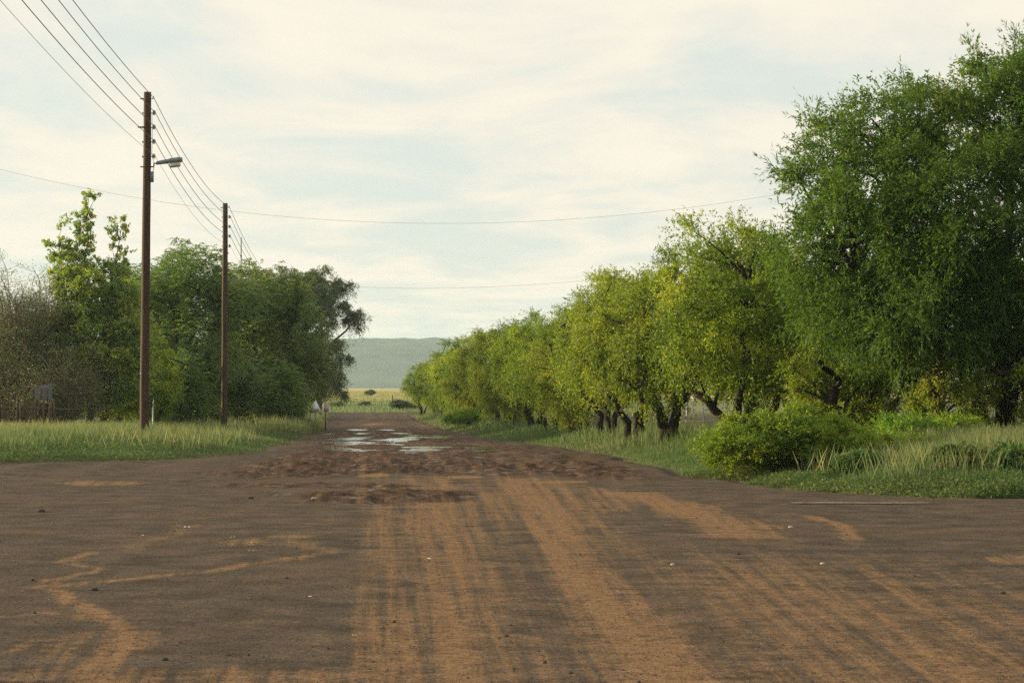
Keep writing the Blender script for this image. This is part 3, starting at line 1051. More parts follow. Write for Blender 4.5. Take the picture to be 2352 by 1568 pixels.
for (x, y, s, rz, lab) in [(-2.2, 100.0, 1.3, .5, 'sunlit round grass-green bush at the far right road edge'),
                           (7.6, 34.5, 1.2, 2.0, 'low bush in the shade beneath the big tree trunks'),
                           (9.6, 33.8, 1.1, 3.0, 'low bush behind the tall dry grass at right'),
                           (6.5, 33.2, 1.15, 4.1, 'low bush continuing the corner shrub to the right')]:
    put_tree('low_bush', (x, y, gz(x, y)), rz, s, S3, lab, 'bush', 'low bushes along the right verge')

# --- left side: poplar
rng = np.random.default_rng(21)
ell = [(.3, 0, 4.6, 1.7, 1.5, 1.5), (.9, -.3, 3.4, 1.4, 1.4, 1.8), (0, 0, 2.9, 1.9, 1.7, 2.3), (.9, 0, 2.3, 1.3, 1.4, 1.7), (-.7, 0, 2.6, 1.3, 1.3, 1.9), (-.5, 0, 5.4, 1.1, .9, 1.1), (-.2, 0, 6.8, .6, .5, 1.0), (-1.0, 0, 6.2, .6, .5, .8), (1.1, 0, 6.5, .42, .4, .9), (1.05, 0, 5.6, .6, .5, .6), (.75, 0, 7.0, .3, .3, .5), (-.9, 0, 6.9, .4, .4, .6), (.0, 0, 7.9, .38, .36, .7),
       (-.15, 0, 7.35, .28, .28, .75), (.65, 0, 5.9, .42, .4, .75), (1.0, 0, 5.1, .5, .5, .6), (.35, 0, 5.0, .6, .6, .5)]
C = sample_clumps(rng, ell, .42, 14000, .45, 190)
dens = C[C[:, 2] < 5.6]
thin = sample_clumps(rng, [e for e in ell if e[2] > 5.2], .24, 9000, .2, 120)
thin = thin[thin[:, 2] > 5.3]
ctr = np.array([0, 0, 2.6])
v_ = merge([crown_leaves(rng, dens, .46, ctr, 36, 14, .085, .066, up=.5, out=.6, droop=.25),
            crown_leaves(rng, thin, .34, ctr, 7, 9, .10, .085, up=1.2, out=.5, droop=.25, tjit=.3)])
stems = [([(0, 0, -.2), (0, 0, 2), (-.2, 0, 4.5), (-.12, 0, 7.3)], .14, .008), ([(0, 0, 1.5), (.4, 0, 3.4), (1.0, 0, 6.6)], .08, .012), ([(0, 0, 1.5), (-.5, 0, 3.6), (-1.0, 0, 6.0)], .08, .012)]
w = wood(rng, stems, np.concatenate([dens, thin]), .016)
x, y = at(205, 1000, 71)[:2]
poplar = put_tree('poplar_tree', (x, y, gz(x, y)), 0, 1.06, [('trunk', w.mesh('trunk', M['bark_grey'], True)), ('crown', mesh_np('crown', v_[0], v_[1], M['poplar'], fattrs={'tint': v_[2]}))],
                  'poplar with sparse sunlit round leaves at its tips, left of the lamp pole', 'tree')


# --- left side: brown half-dead brush tree
def brush(seed, H, rad, nst, leafn):
    rng = np.random.default_rng(seed)
    mb = MB()
    tips = []
    for k in range(nst):
        a = rng.uniform(0, 2 * math.pi)
        q = rng.uniform(0.1, 1) ** .6 * rad
        e = np.array([math.cos(a) * q, math.sin(a) * q, H * rng.uniform(.35, 1.0) * (1 - .25 * (q / rad) ** 2)])
        b0 = np.array([math.cos(a) * .15, math.sin(a) * .15, -.1])
        mid = np.array([e[0] * .35, e[1] * .35, e[2] * .75])
        P = bez(b0, mid, e, 7)
        mb.tube(P, np.linspace(.03, .007, 7), 4, False)
        for j in range(9):
            s = P[rng.integers(2, 7)]
            dd = unit(np.array([e[0], e[1], 0]) * .25 + rng.normal(size=3) * np.array([.8, .8, .6]) + np.array([0, 0, .35]))
            t = s + dd * rng.uniform(.3, .9)
            mb.tube(bez(s, (s + t) / 2 + rng.normal(0, .05, 3), t, 4), np.linspace(.009, .004, 4), 3, False)
            tips.append(t)
            for jj in range(2):
                t2 = t + unit(dd + rng.normal(size=3) * .7) * rng.uniform(.15, .45)
                mb.tube(np.array([(s + t) / 2, t2]), [.005, .003], 3, False)
                tips.append(t2)
    tips = np.array(tips)
    pick = rng.integers(0, len(tips), leafn)
    P = tips[pick] + rng.normal(0, .12, (leafn, 3))
    D = unit(rng.normal(size=(leafn, 3)))
    S = unit(np.cross(D, rng.normal(size=(leafn, 3))))
    V_, F_ = leaf_quads(P, D, S, np.full(leafn, .085) * rng.uniform(.6, 1.3, leafn), np.full(leafn, .032))
    return [('branches', mb.mesh('branches', M['twig'])), ('crown', mesh_np('crown', V_, F_, M['gum'], fattrs={'tint': np.clip(rng.normal(.45, .25, leafn), 0, 1)}))]


B1 = brush(31, 6.3, 2.2, 170, 42000)
B2 = brush(32, 3.2, 1.9, 110, 14000)
for (px, Y, s, rz, me, lab) in [(38, 70, 1.0, 0, B1, 'tall brown half-bare brushy tree at the left edge'),
                                (105, 72.5, 1.02, 2.2, B1, 'thin twiggy tree rising behind the poplar with bare top twigs'),
                                (120, 68.2, .95, 1.0, B2, 'low tangle of bare brown branches above the stick fence')]:
    x = (px - 1176) / FPX * Y
    put_tree('brush_tree', (x, Y, gz(x, Y)), rz, s, me, lab, 'tree', 'brown brushy trees at the left edge')


# --- pinnate-leaved trees (tree of heaven like)
def pinnate(seed, ell, nfr, H, stems, cr=.75):
    rng = np.random.default_rng(seed)
    C = sample_clumps(rng, ell, cr, 9000, .5, 110)
    ctr = np.array([np.mean([e[0] for e in ell]), np.mean([e[1] for e in ell]), H * .45])
    ci = np.repeat(np.arange(len(C)), nfr)
    n_ = len(ci)
    od = unit(C - ctr)
    d = unit(rng.normal(size=(n_, 3)) * np.array([1, 1, .6]) + od[ci] * .5 + np.array([0, 0, .25]))
    st = C[ci] + rng.normal(0, .25, (n_, 3))
    ln = rng.uniform(.4, .75, n_)
    k = 9
    t = np.tile(np.repeat(np.linspace(.15, 1, k), 2), n_)
    side = np.tile([1, -1], n_ * k)
    fi = np.repeat(np.arange(n_), 2 * k)
    s = t * ln[fi]
    P = st[fi] + d[fi] * s[:, None]
    P[:, 2] -= .55 * s * t
    sv = unit(np.cross(d, np.array([0, 0, 1.0])) + rng.normal(0, .15, (n_, 3)))
    D = unit(sv[fi] * side[:, None] + d[fi] * .35 + np.array([0, 0, -.45]) + rng.normal(0, .2, (len(fi), 3)))
    nn = unit(np.cross(d, sv))[fi]
    S = unit(np.cross(D, nn) + rng.normal(0, .15, (len(fi), 3)))
    L = .15 * rng.uniform(.7, 1.2, len(fi)) * (1.1 - .45 * t)
    V_, F_ = leaf_quads(P, D, S, L, L * .42)
    T_ = np.clip(rng.normal(.42, .15, len(fi)) + rng.normal(0, .16, n_)[fi] + rng.normal(0, .1, len(C))[ci][fi], 0, 1)
    w_ = wood(rng, stems, C, .04)
    return [('trunk', w_.mesh('trunk', M['bark'], True)), ('crown', mesh_np('crown', V_, F_, M['pinnate'], fattrs={'tint': T_}))]


st1 = [([(0, 0, -.2), (0, 0, 1.5), (-.4, 0, 3.5), (-.6, 0, 6.3)], .18, .04), ([(.1, 0, .8), (.8, 0, 2.8), (1.3, 0, 5.2)], .11, .03), ([(0, 0, 1), (-1.0, 0, 2.8), (-1.7, 0, 4.6)], .1, .03)]
Pn1 = pinnate(41, [(0, 0, 3.4, 2.5, 2.3, 2.6), (-.1, 0, 6.1, 2.3, 2.0, 1.4), (1.8, 0, 5.4, 1.6, 1.4, 1.3), (-2.0, 0, 5.3, 1.6, 1.4, 1.3), (.1, 0, 7.1, 1.4, 1.2, .7)], 44, 7.5, st1)
Pn2 = pinnate(42, [(0, 0, 3.0, 2.6, 2.4, 2.7), (.2, 0, 5.5, 2.3, 2.0, 1.4), (-1.6, 0, 4.8, 1.5, 1.4, 1.3), (1.8, -.3, 2.6, 1.3, 1.4, 1.9)], 42, 6.8, st1)
Pn3 = pinnate(43, [(0, 0, 1.7, 1.7, 1.5, 1.7), (.3, 0, 3.0, 1.0, 1.0, .8)], 30, 3.8, [([(0, 0, -.2), (.1, 0, 1.5), (.3, 0, 3)], .1, .03)], .6)
for (px, Y, s, rz, me, lab) in [
        (432, 84, 1.03, 0, Pn1, 'tall dark feathery-leaved tree between the two poles, highest of its clump'),
        (340, 88, 1.10, 2.0, Pn2, 'dark feathery-leaved tree standing behind the tall lamp pole'),
        (610, 93, 1.10, 0, Pn2, 'broad dark feathery-leaved tree right of the second pole'),
        (548, 100, 1.08, 1.6, Pn1, 'dark leafy tree standing directly behind the second pole'),
        (628, 101, 1.06, 3.6, Pn2, 'dark tree leaning towards the street above the triangular sign'),
        (640, 84, .80, 1.0, Pn3, 'low rounded dark bush at the foot of the trees by the street'),
        (400, 79, .85, .5, Pn3, 'low dark bush filling the gap behind the lamp pole'),
        (580, 86, .80, 4.0, Pn3, 'low dark bush at the foot of the second pole'),
        (475, 88, .85, 5.0, Pn3, 'low dark bush between the two poles'),
        (664, 88, .55, 2.0, Pn3, 'small leafy bush nearest the triangular sign'),
]:
    x = (px - 1176) / FPX * Y
    put_tree('feathery_tree' if me is not Pn3 else 'feathery_bush', (x, Y, gz(x, Y)), rz, s, me, lab, 'tree' if me is not Pn3 else 'bush',
             'dark feathery-leaved trees on the left' if me is not Pn3 else 'dark leafy bushes on the left')

# rounded light green tree right behind the lamp pole
kp = karee(130, 4.0, 1.35, 0.2, .9, 3, 50, 44, 15, .45)
for (px, Y, s, rz, lab) in [(345, 73.5, .92, .7, 'olive-green rounded tree peeping out right behind the lamp pole'),
                            (255, 76, 1.1, 2.7, 'rounded green tree filling the gap between poplar and lamp pole'),
                            (60, 78, 1.15, 4.0, 'rounded green tree behind the brown brush at the left edge')]:
    x = (px - 1176) / FPX * Y
    put_tree('round_tree', (x, Y, gz(x, Y)), rz, s, kp, lab, 'tree', 'rounded green trees on the left')

# --- gum trees at the far end of the left side
rng = np.random.default_rng(51)
ell = [(0, 0, 7.6, 2.6, 2.3, 2.2), (1.7, 0, 6.6, 1.5, 1.4, 1.3), (2.7, 0, 5.7, .9, .9, .8), (-1.6, 0, 7.6, 1.9, 1.8, 1.8), (.5, 0, 5.0, 1.8, 1.8, 1.4), (1.4, 0, 3.6, 1.0, 1.0, .9),
       (.3, 0, 2.4, 1.7, 1.6, 1.6), (1.6, 0, 1.7, .8, .9, 1.0), (2.0, 0, 3.8, .5, .5, .4)]
C = sample_clumps(rng, ell, .7, 9000, .55, 95)
v_ = crown_leaves(rng, C, .66, np.array([0, 0, 5]), 58, 15, .15, .040, up=.1, out=.6, droop=.9, rvar=.3)
w = wood(rng, [([(0, 0, -.3), (.1, 0, 2.5), (.3, 0, 5.5), (-.2, 0, 8.5)], .24, .05), ([(.1, 0, 3.0), (1.2, 0, 5.0), (2.4, 0, 6.0)], .12, .03), ([(.1, 0, 3.5), (-1, 0, 6), (-1.6, 0, 8)], .12, .03)], C, .05)
GM = [('trunk', w.mesh('trunk', M['bark_grey'], True)), ('crown', mesh_np('crown', v_[0], v_[1], M['gum'], fattrs={'tint': v_[2]}))]
for (px, Y, s, rz, lab) in [(728, 142, 1.13, 0, 'tall gum tree with sky showing through its crown beside the hill'),
                            (672, 136, 1.08, 2.6, 'gum tree half hidden behind the dark trees left of the hill')]:
    x = (px - 1176) / FPX * Y
    put_tree('gum_tree', (x, Y, gz(x, Y)), rz, s, GM, lab, 'tree', 'gum trees at the far left end of the street')

# bushes out on the field
fb = shrub(61, [(0, 0, 1.0, 1.6, 1.5, 1.0), (1.2, 0, .7, 1.0, 1.0, .7), (-.6, 0, 1.5, .8, .8, .6)], .5, 40, 10, .16, .06, 'gum', nmax=60, stemr=.03)
for (px, Y, s, rz, lab) in [(922, 186, .60, .3, 'grey-green thorn bush at the field edge beside the last row tree'),
                            (906, 198, .4, 1.3, 'small grey bush on the field beside the larger thorn bush'),
                            (850, 300, .6, 2.0, 'far bush on the crest of the golden grass'),
                            (838, 205, .34, 3.0, 'small dark bush in the middle of the far field'),
                            (776, 200, .36, 4.0, 'small grey bush at the left edge of the far field')]:
    x = (px - 1176) / FPX * Y
    put_tree('thorn_bush', (x, Y, gz(x, Y)), rz, (s * 1.2, s, s * .75), fb, lab, 'bush', 'bushes on the far field')

# ------------------------------------------------------------------ grass


def blades(rng, X, Y, h, w, tint, lean=.35, base=None):
    n_ = len(X)
    Z = ground_z(X, Y) - 0.02 if base is None else base
    a = rng.uniform(0, 2 * math.pi, n_)
    la = rng.uniform(0, 2 * math.pi, n_)
    ll = h * lean * rng.uniform(.2, 1.2, n_)
    P = np.stack([X, Y, Z], 1)
    sd_ = np.stack([np.cos(a), np.sin(a), 0 * a], 1) * w[:, None] * .5
    ld = np.stack([np.cos(la), np.sin(la), 0 * la], 1) * ll[:, None]
    up = np.zeros((n_, 3))
    up[:, 2] = h
    V_ = np.empty((n_, 4, 3), np.float32)
    V_[:, 0] = P - sd_
    V_[:, 1] = P + sd_
    V_[:, 2] = P + up * .52 + ld * .46 + sd_ * .9
    V_[:, 3] = P + up * .97 + ld
    i = np.arange(n_) * 4
    Q = np.stack([i, i + 1, i + 2], 1)
    T = np.stack([i, i + 2, i + 3], 1)
    return V_.reshape(-1, 3), Q, T, tint


def grass_obj(name, parts, label):
    Vs, Qs, Ts, tq, k = [], [], [], [], 0
    for v_, q, t, ti in parts:
        Vs.append(v_)
        Qs.append(q + k)
        Ts.append(t + k)
        tq.append(ti)
        k += len(v_)
    ti = np.concatenate(tq)
    o = obj(name, mesh_np(name, np.concatenate(Vs), [np.concatenate(Qs), np.concatenate(Ts)], M['grass'], fattrs={'tint': np.concatenate([ti, ti])}))
    return tag(o, label, 'grass', kind='stuff')


def scatter(rng, n_, x0, x1, y0, y1, dens=None):
    X, Y = rng.uniform(x0, x1, n_), rng.uniform(y0, y1, n_)
    if dens is not None:
        k = rng.uniform(0, 1, n_) < dens(X, Y)
        X, Y = X[k], Y[k]
    return X, Y


rng = np.random.default_rng(71)
parts = []
# left verge ---------------------------------------------------------------


def dl(X, Y):
    return xl(Y) - X


X, Y = scatter(rng, 260000, -24, -5.4, 36.5, 84, lambda X, Y: (dl(X, Y) > -0.7) * np.clip(1.3 - (Y - 37) / 60, .25, 1) * (X > -0.27 * Y - 2) * sstep(dl(X, Y) + 1.4 * (fbm(X * 1.3, Y * .8, 3, 87) - .5), -.5, 1.1))
d = dl(X, Y)
depth = np.maximum(np.minimum(d, (Y - 36.6) * 0.9), 0)
pat = fbm(X * .35, Y * .35, 3, 81)
big = fbm(X * .16, Y * .13, 3, 84)
depth = depth + 5.0 * (big - .5) + 2.0 * (fbm(X * .8, Y * .6, 3, 85) - .5)
h = .09 + .40 * sstep(depth, .5, 4.6) * (0.35 + 1.1 * fbm(X * .7, Y * .6, 3, 82)) + .10 * sstep(pat, .5, .65)
h = h * rng.uniform(.45, 1.1, len(X))
tint = np.clip(.24 + .34 * sstep(depth, 1.0, 6.5) + .9 * (pat - .5) + .5 * (big - .5) + rng.normal(0, .15, len(X)), 0, 1)
parts.append(blades(rng, X, Y, h, rng.uniform(.010, .022, len(X)), tint))
# taller seeding stalks
X, Y = scatter(rng, 46000, -22, -6, 40, 78, lambda X, Y: (dl(X, Y) > .8) * sstep(Y + 8 * (fbm(X * .25, Y * .25, 3, 86) - .5), 40, 47) * (X > -0.27 * Y - 2) * (.15 + .85 * sstep(fbm(X * .3, Y * .3, 3, 83), .4, .62)))
parts.append(blades(rng, X, Y, rng.uniform(.26, .62, len(X)), rng.uniform(.005, .010, len(X)), np.clip(rng.normal(.60, .16, len(X)), 0, 1), .4))
# pale strip of left verge further up the street
X, Y = scatter(rng, 60000, -18, -7, 80, 168, lambda X, Y: (dl(X, Y) > -.1) * (dl(X, Y) < 3.2))
parts.append(blades(rng, X, Y, rng.uniform(.2, .75, len(X)) * sstep(dl(X, Y), -.3, 1.0), rng.uniform(.02, .04, len(X)), np.clip(rng.normal(.55, .15, len(X)), 0, 1)))
X, Y = scatter(rng, 5000, -10.2, -8.3, 79, 96, lambda X, Y: (dl(X, Y) > -.35))
parts.append(blades(rng, X, Y, rng.uniform(.3, .85, len(X)), rng.uniform(.015, .03, len(X)), np.clip(rng.normal(.6, .15, len(X)), 0, 1)))
gl = grass_obj('grass', parts, 'tall seeding grass on the left verge in front of the trees')

# right verge ----------------------------------------------------------------
parts = []


def dr(X, Y):
    return X - xr(Y)


X, Y = scatter(rng, 330000, 2.2, 15, 24.7, 46, lambda X, Y: (dr(X, Y) > -.4) * np.clip(1.4 - (Y - 25) / 26, .3, 1) * (X < .27 * Y + 1.5) * sstep(dr(X, Y) + .9 * (fbm(X * 1.7, Y * 1.2, 3, 88) - .5), -.3, .6))
d = np.minimum(dr(X, Y), (Y - 24.8) * 1.0)
tall = sstep(X, 4.8, 6.4) * sstep(Y, 27.2, 29.0) * (1 - .5 * sstep(Y, 33, 38))
pat = fbm(X * .6, Y * .5, 3, 91)
h = .07 + .10 * sstep(d, .3, 1.5) + .20 * sstep(d, 1.5, 4) + .30 * tall * (.3 + pat)
h = h * rng.uniform(.5, 1.3, len(X))
tint = np.clip(.22 + .30 * tall + .45 * (pat - .5) + rng.normal(0, .13, len(X)) + .12 * sstep(d, .6, .1), 0, 1)
parts.append(blades(rng, X, Y, h, rng.uniform(.007, .015, len(X)), tint))
X, Y = scatter(rng, 42000, 4.2, 13, 27, 36, lambda X, Y: (dr(X, Y) > .8) * (X < .27 * Y + 1.5) * (.12 + .88 * sstep(X + 0.3 * (Y - 29), 5.0, 6.6)) * (.3 + .7 * sstep(fbm(X * .9, Y * .5, 3, 92), .4, .55)))
parts.append(blades(rng, X, Y, rng.uniform(.26, .60, len(X)), rng.uniform(.003, .006, len(X)), np.clip(rng.normal(.56, .17, len(X)), 0, 1), .5))
# along the row
X, Y = scatter(rng, 230000, -8, 12, 40, 160, lambda X, Y: (dr(X, Y) > -.1) * (dr(X, Y) < 7) * np.clip(1.25 - (Y - 40) / 70, .25, 1) * sstep(dr(X, Y), -.2, .3) * (1 - .6 * sstep(dr(X, Y), 3, 6)))
pat = fbm(X * .3, Y * .22, 3, 93)
h = (.10 + .32 * sstep(dr(X, Y), .2, 2.2) * (.4 + 1.0 * pat)) * rng.uniform(.5, 1.3, len(X)) * np.clip(.8 + Y / 200, 1, 1.6)
tint = np.clip(.30 + .5 * (pat - .45) + rng.normal(0, .13, len(X)) + .1 * sstep(Y, 60, 90), 0, 1)
parts.append(blades(rng, X, Y, h, rng.uniform(.014, .026, len(X)) * np.clip(Y / 60, .8, 2), tint))
gr = grass_obj('grass', parts, 'green and dry grass on the right verge below the tree row')

# far field tufts
X, Y = scatter(rng, 46000, -50, 12, 168, 420, lambda X, Y: np.clip(1.2 - (Y - 168) / 260, .15, 1))
gd = sstep(Y + 60 * (fbm(X * .03, Y * .03, 3, 94) - .5), 222, 246)
parts = [blades(rng, X, Y, rng.uniform(.15, .5, len(X)), rng.uniform(.05, .10, len(X)), np.clip(rng.normal(.38, .1, len(X)) + .42 * gd, 0, 1))]
gf = grass_obj('grass', parts, 'golden and green veld grass on the field beyond the road end')


# ground cover: small broad leaves by the road edges
def cover(rng, X, Y, hmax):
    n_ = len(X)
    Z = ground_z(X, Y) + rng.uniform(0, 1, n_) ** 1.5 * hmax
    P = np.stack([X, Y, Z], 1)
    D = unit(rng.normal(size=(n_, 3)) * np.array([1, 1, .45]) + np.array([0, 0, .25]))
    S = unit(np.cross(D, np.array([0, 0, 1.0])) + rng.normal(0, .35, (n_, 3)))
    L = rng.uniform(.03, .07, n_)
    v_, f_ = leaf_quads(P, D, S, L, L * .6)
    t_ = np.clip(.45 + 1.0 * (fbm(X * 1.1, Y * .8, 3, 95) - .5) + rng.normal(0, .18, n_), 0, 1)
    return v_, f_, t_


X, Y = scatter(rng, 150000, 2.3, 9, 24.8, 33, lambda X, Y: (dr(X, Y) + .9 * (fbm(X * 2.1, Y * 1.6, 3, 89) - .5) > .05) * (dr(X, Y) < 2.6) * (X < .27 * Y + 1) * sstep(fbm(X * .8, Y * .6, 3, 96), .38, .5) * (1 - .7 * sstep(Y - 27, 0, 2) * (X > 5)))
hm = .05 + .16 * fbm(X * .8, Y * .6, 3, 97) * sstep(dr(X, Y), -.1, .8)
c1_ = cover(rng, X, Y, hm)
o = obj('ground_cover', mesh_np('ground_cover', c1_[0], c1_[1], M['cover'], fattrs={'tint': c1_[2]}))
tag(o, 'low broad-leaved green weeds creeping along the right road edge', 'weeds', kind='stuff')
X, Y = scatter(rng, 120000, -14, -5.2, 36.7, 58, lambda X, Y: (dl(X, Y) + 1.2 * (fbm(X * 1.6, Y * 1.1, 3, 90) - .5) > .1) * (dl(X, Y) < 5) * (Y < 50) * (X > -.27 * Y - 1) * sstep(fbm(X * .5, Y * .45, 3, 98), .42, .52))
hm = .04 + .22 * fbm(X * .6, Y * .5, 3, 99) * sstep(dl(X, Y), 0, 1.5)
c1_ = cover(rng, X, Y, hm)
o = obj('ground_cover', mesh_np('ground_cover', c1_[0], c1_[1], M['cover'], fattrs={'tint': c1_[2]}))
tag(o, 'low green weeds at the front of the left verge', 'weeds', kind='stuff')

# ------------------------------------------------------------------ poles and wires


def pole(x, y, H, label, lamp=False, ins=True, lean=0.0, seed=0, group='wooden utility poles'):
    rng = np.random.default_rng(seed)
    z = gz(x, y)
    root = empty('utility_pole', (x, y, z))
    tag(root, label, 'utility pole', group)
    k = 40
    t = np.linspace(0, 1, k)
    P = np.stack([lean * t + .022 * (fbm(t * 5, t * 0, 3, 200 + seed) - .5), .03 * (fbm(t * 5, t * 0 + 9, 3, 210 + seed) - .5), -.3 + t * (H + .3)], 1)
    rad = (.122 - .027 * t) * (1 + .07 * (fbm(t * 12, t * 0, 2, 220 + seed) - .5))
    mb = MB().tube(P, rad, 18)
    mb.build('shaft', M['pole'], root, True)
    px_ = lambda zz_: float(np.interp(zz_, P[:, 2], P[:, 0]))
    if ins:
        for i, dz in enumerate((.17, .54, .91, 1.28, 1.66)):
            zz_ = H - dz
            r0 = .098
            xx = px_(zz_)
            mb = MB().tube([(xx - r0 - .035, 0, zz_), (xx + r0 + .05, 0, zz_)], .010, 6)      # through bolt
            mb.box((xx - r0 - .02, 0, zz_), (.014, .05, .05))
            if i == 0:
                mb.tube([(xx - r0 - .09, 0, zz_), (xx - r0, 0, zz_)], .014, 6)
                mb.tube([(xx + r0 + .04, 0, zz_), (xx + r0 + .07, 0, zz_ + .06)], .012, 6)
                mb.build('bracket', M['rust'], root)
                continue
            mb.box((xx + r0 + .05, 0, zz_ + .015), (.018, .03, .11))
            mb.box((xx + r0 + .075, 0, zz_ + .065), (.06, .03, .014))
            mb.box((xx + r0 + .075, 0, zz_ - .04), (.06, .03, .014))
            br = mb.build('bracket', M['rust'], root)
            mi = MB()
            cx_ = xx + r0 + .085
            zs = np.array([-.036, -.03, -.012, 0, .012, .03, .036]) + zz_ + .012
            mi.tube(np.stack([np.full(7, cx_), np.zeros(7), zs], 1), [.02, .036, .036, .02, .036, .036, .02], 12)
            mi.build('insulator', M['porcelain'], br, True)
        if lamp:
            mb = MB().box((px_(H - .91) - .17, 0, H - .90), (.14, .05, .035)).box((px_(H - .91) - .235, 0, H - .885), (.012, .05, .06))
            mb.build('side_bracket', M['rust'], root)
    if lamp:
        zl = H - 1.92
        xx = px_(zl)
        th = np.linspace(0, 2 * math.pi, 17)
        ring = np.stack([xx + .112 * np.cos(th), .112 * np.sin(th), np.full(17, zl)], 1)
        mb = MB().tube(ring, .014, 6, False)
        mb.box((xx - .14, 0, zl), (.06, .02, .03))
        mb.tube([(xx + .10, 0, zl), (xx + .17, 0, zl), (xx + .175, 0, zl + .05), (xx + .19, 0, zl + .085), (xx + .30, 0, zl + .10)], .018, 8)
        arm = mb.build('lamp_arm', M['rust'], root)
        # housing: tapered shell built from stations along its length
        st = [(0.24, .035, .030, .05), (.30, .05, .045, .055), (.55, .075, .060, .065), (.62, .10, .072, .075), (.84, .115, .075, .085), (.90, .10, .055, .085)]
        V, F = [], []
        tl = math.tan(R(7))
        for (sx, hw, hu, hd) in st:
            cz = zl + .10 + (sx - .24) * tl
            V += [(xx + sx, -hw, cz - .045), (xx + sx, -hw, cz + hu * .35), (xx + sx, -hw * .55, cz + hu), (xx + sx, hw * .55, cz + hu), (xx + sx, hw, cz + hu * .35), (xx + sx, hw, cz - .045)]
        for i in range(len(st) - 1):
            for j in range(6):
                F.append((i * 6 + j, i * 6 + (j + 1) % 6, i * 6 + 6 + (j + 1) % 6, i * 6 + 6 + j))
        F.append(tuple(range(6))[::-1])
        F.append(tuple((len(st) - 1) * 6 + j for j in range(6)))
        hs = MB().add(V, F).build('lamp_housing', M['lamp_grey'], root)
        V, F = [], []
        for k_, (dz, g_) in enumerate([(-.047, 1.0), (-.135, .97), (-.165, .82)]):
            for (sx, sy) in [(.575, -.085), (.86, -.085), (.86, .085), (.575, .085)]:
                sx2 = .72 + (sx - .72) * g_
                V.append((xx + sx2, sy * g_, zl + .10 + (sx2 - .24) * tl + dz))
        for i in range(2):
            for j in range(4):
                F.append((i * 4 + j, i * 4 + (j + 1) % 4, i * 4 + 4 + (j + 1) % 4, i * 4 + 4 + j))
        F.append((8, 9, 10, 11))
        F.append((3, 2, 1, 0))
        MB().add(V, F).build('lamp_cover', M['lens'], hs)
        MB().box((xx + .135, -.02, zl - .27), (.075, .09, .25)).box((xx + .135, -.02, zl - .137), (.085, .10, .015)).build('control_box', M['lamp_grey'], root)
        cab = bez((xx + .19, -.01, zl + .08), (xx + .19, -.03, zl - .05), (xx + .15, -.02, zl - .14), 6)
        cab2 = bez((xx + .13, -.02, zl + .30), (xx + .17, -.02, zl + .15), (xx + .18, -.01, zl + .06), 6)
        MB().tube(cab, .008, 5).tube(cab2, .006, 5).tube([(xx + .125, -.01, zl + 1.4), (xx + .14, -.01, zl + .8), (xx + .128, -.02, zl + .30)], .005, 5).build('lamp_cable', M['rust'], root)
        zb = EYE + (890 - 857) / FPX * y - z
        th = np.linspace(0, 2 * math.pi, 25)
        rb = float(np.interp(zb, P[:, 2], rad)) + .004
        V, F = [], []
        for zz_ in (zb - .014, zb + .014):
            for a in th[:-1]:
                V.append((px_(zb) + rb * math.cos(a), rb * math.sin(a), zz_))
        for j in range(24):
            F.append((j, (j + 1) % 24, 24 + (j + 1) % 24, 24 + j))
        MB().add(V, F).build('strap', M['blue'], root)
    return root, px_


P1 = (-9.42, 51.0)
P2 = (-11.07, 76.6)
H1 = EYE + (890 - 210) / FPX * 51 - gz(*P1)
H2 = EYE + (890 - 466) / FPX * 76.6 - gz(*P2)
pole(P1[0], P1[1], H1, 'tall brown wooden pole carrying the grey street lamp and insulators', True, True, 0.06, 1)
pole(P2[0], P2[1], H2, 'second brown wooden pole, without a lamp, in front of the dark trees', False, True, 0.02, 2)
P3 = (-12.75, 104.0)
H3 = 8.0
pole(P3[0], P3[1], H3, 'far wooden pole hidden by the dark trees where the wires end', False, False, 0.0, 3)
P0 = (-6.25, 10.5)
H0 = H1 + .15
pole(P0[0], P0[1], H0, 'nearest wooden pole of the line, outside the picture at left', False, True, 0.0, 4)


def span(mb, a, b, sag, r, k=26):
    t = np.linspace(0, 1, k)[:, None]
    Q = np.array(a) * (1 - t) + np.array(b) * t
    Q[:, 2] -= (4 * sag * t * (1 - t))[:, 0]
    mb.tube(Q, r, 5)


z0_, z1_, z2_, z3_ = gz(*P0) + H0, gz(*P1) + H1, gz(*P2) + H2, gz(*P3) + H3
labs = ['topmost of the wires strung along the wooden poles', 'second wire from the top on the wooden poles', 'third wire from the top on the wooden poles',
        'fourth wire from the top on the wooden poles', 'lowest and thinnest of the wires along the wooden poles']
for i, dz in enumerate((.15, .53, .90, 1.27, 1.65)):
    mb = MB()
    r = (.0085, .0085, .0085, .0085, .0045)[i]
    off = .20 if i else .16
    A = (P0[0] + off, P0[1], z0_ - dz)
    B_ = (P1[0] + .06 + off, P1[1], z1_ - dz)
    Cc = (P2[0] + .02 + off, P2[1], z2_ - dz)
    Dd = (P3[0] + off, P3[1], z3_ - .3 - .28 * i)
    span(mb, A, B_, .42, r)
    span(mb, B_, Cc, .42, r)
    span(mb, Cc, Dd, .35, r)
    tag(mb.build('overhead_wire', M['wire' if i < 4 else 'cable']), labs[i], 'wire', 'wires along the wooden poles')

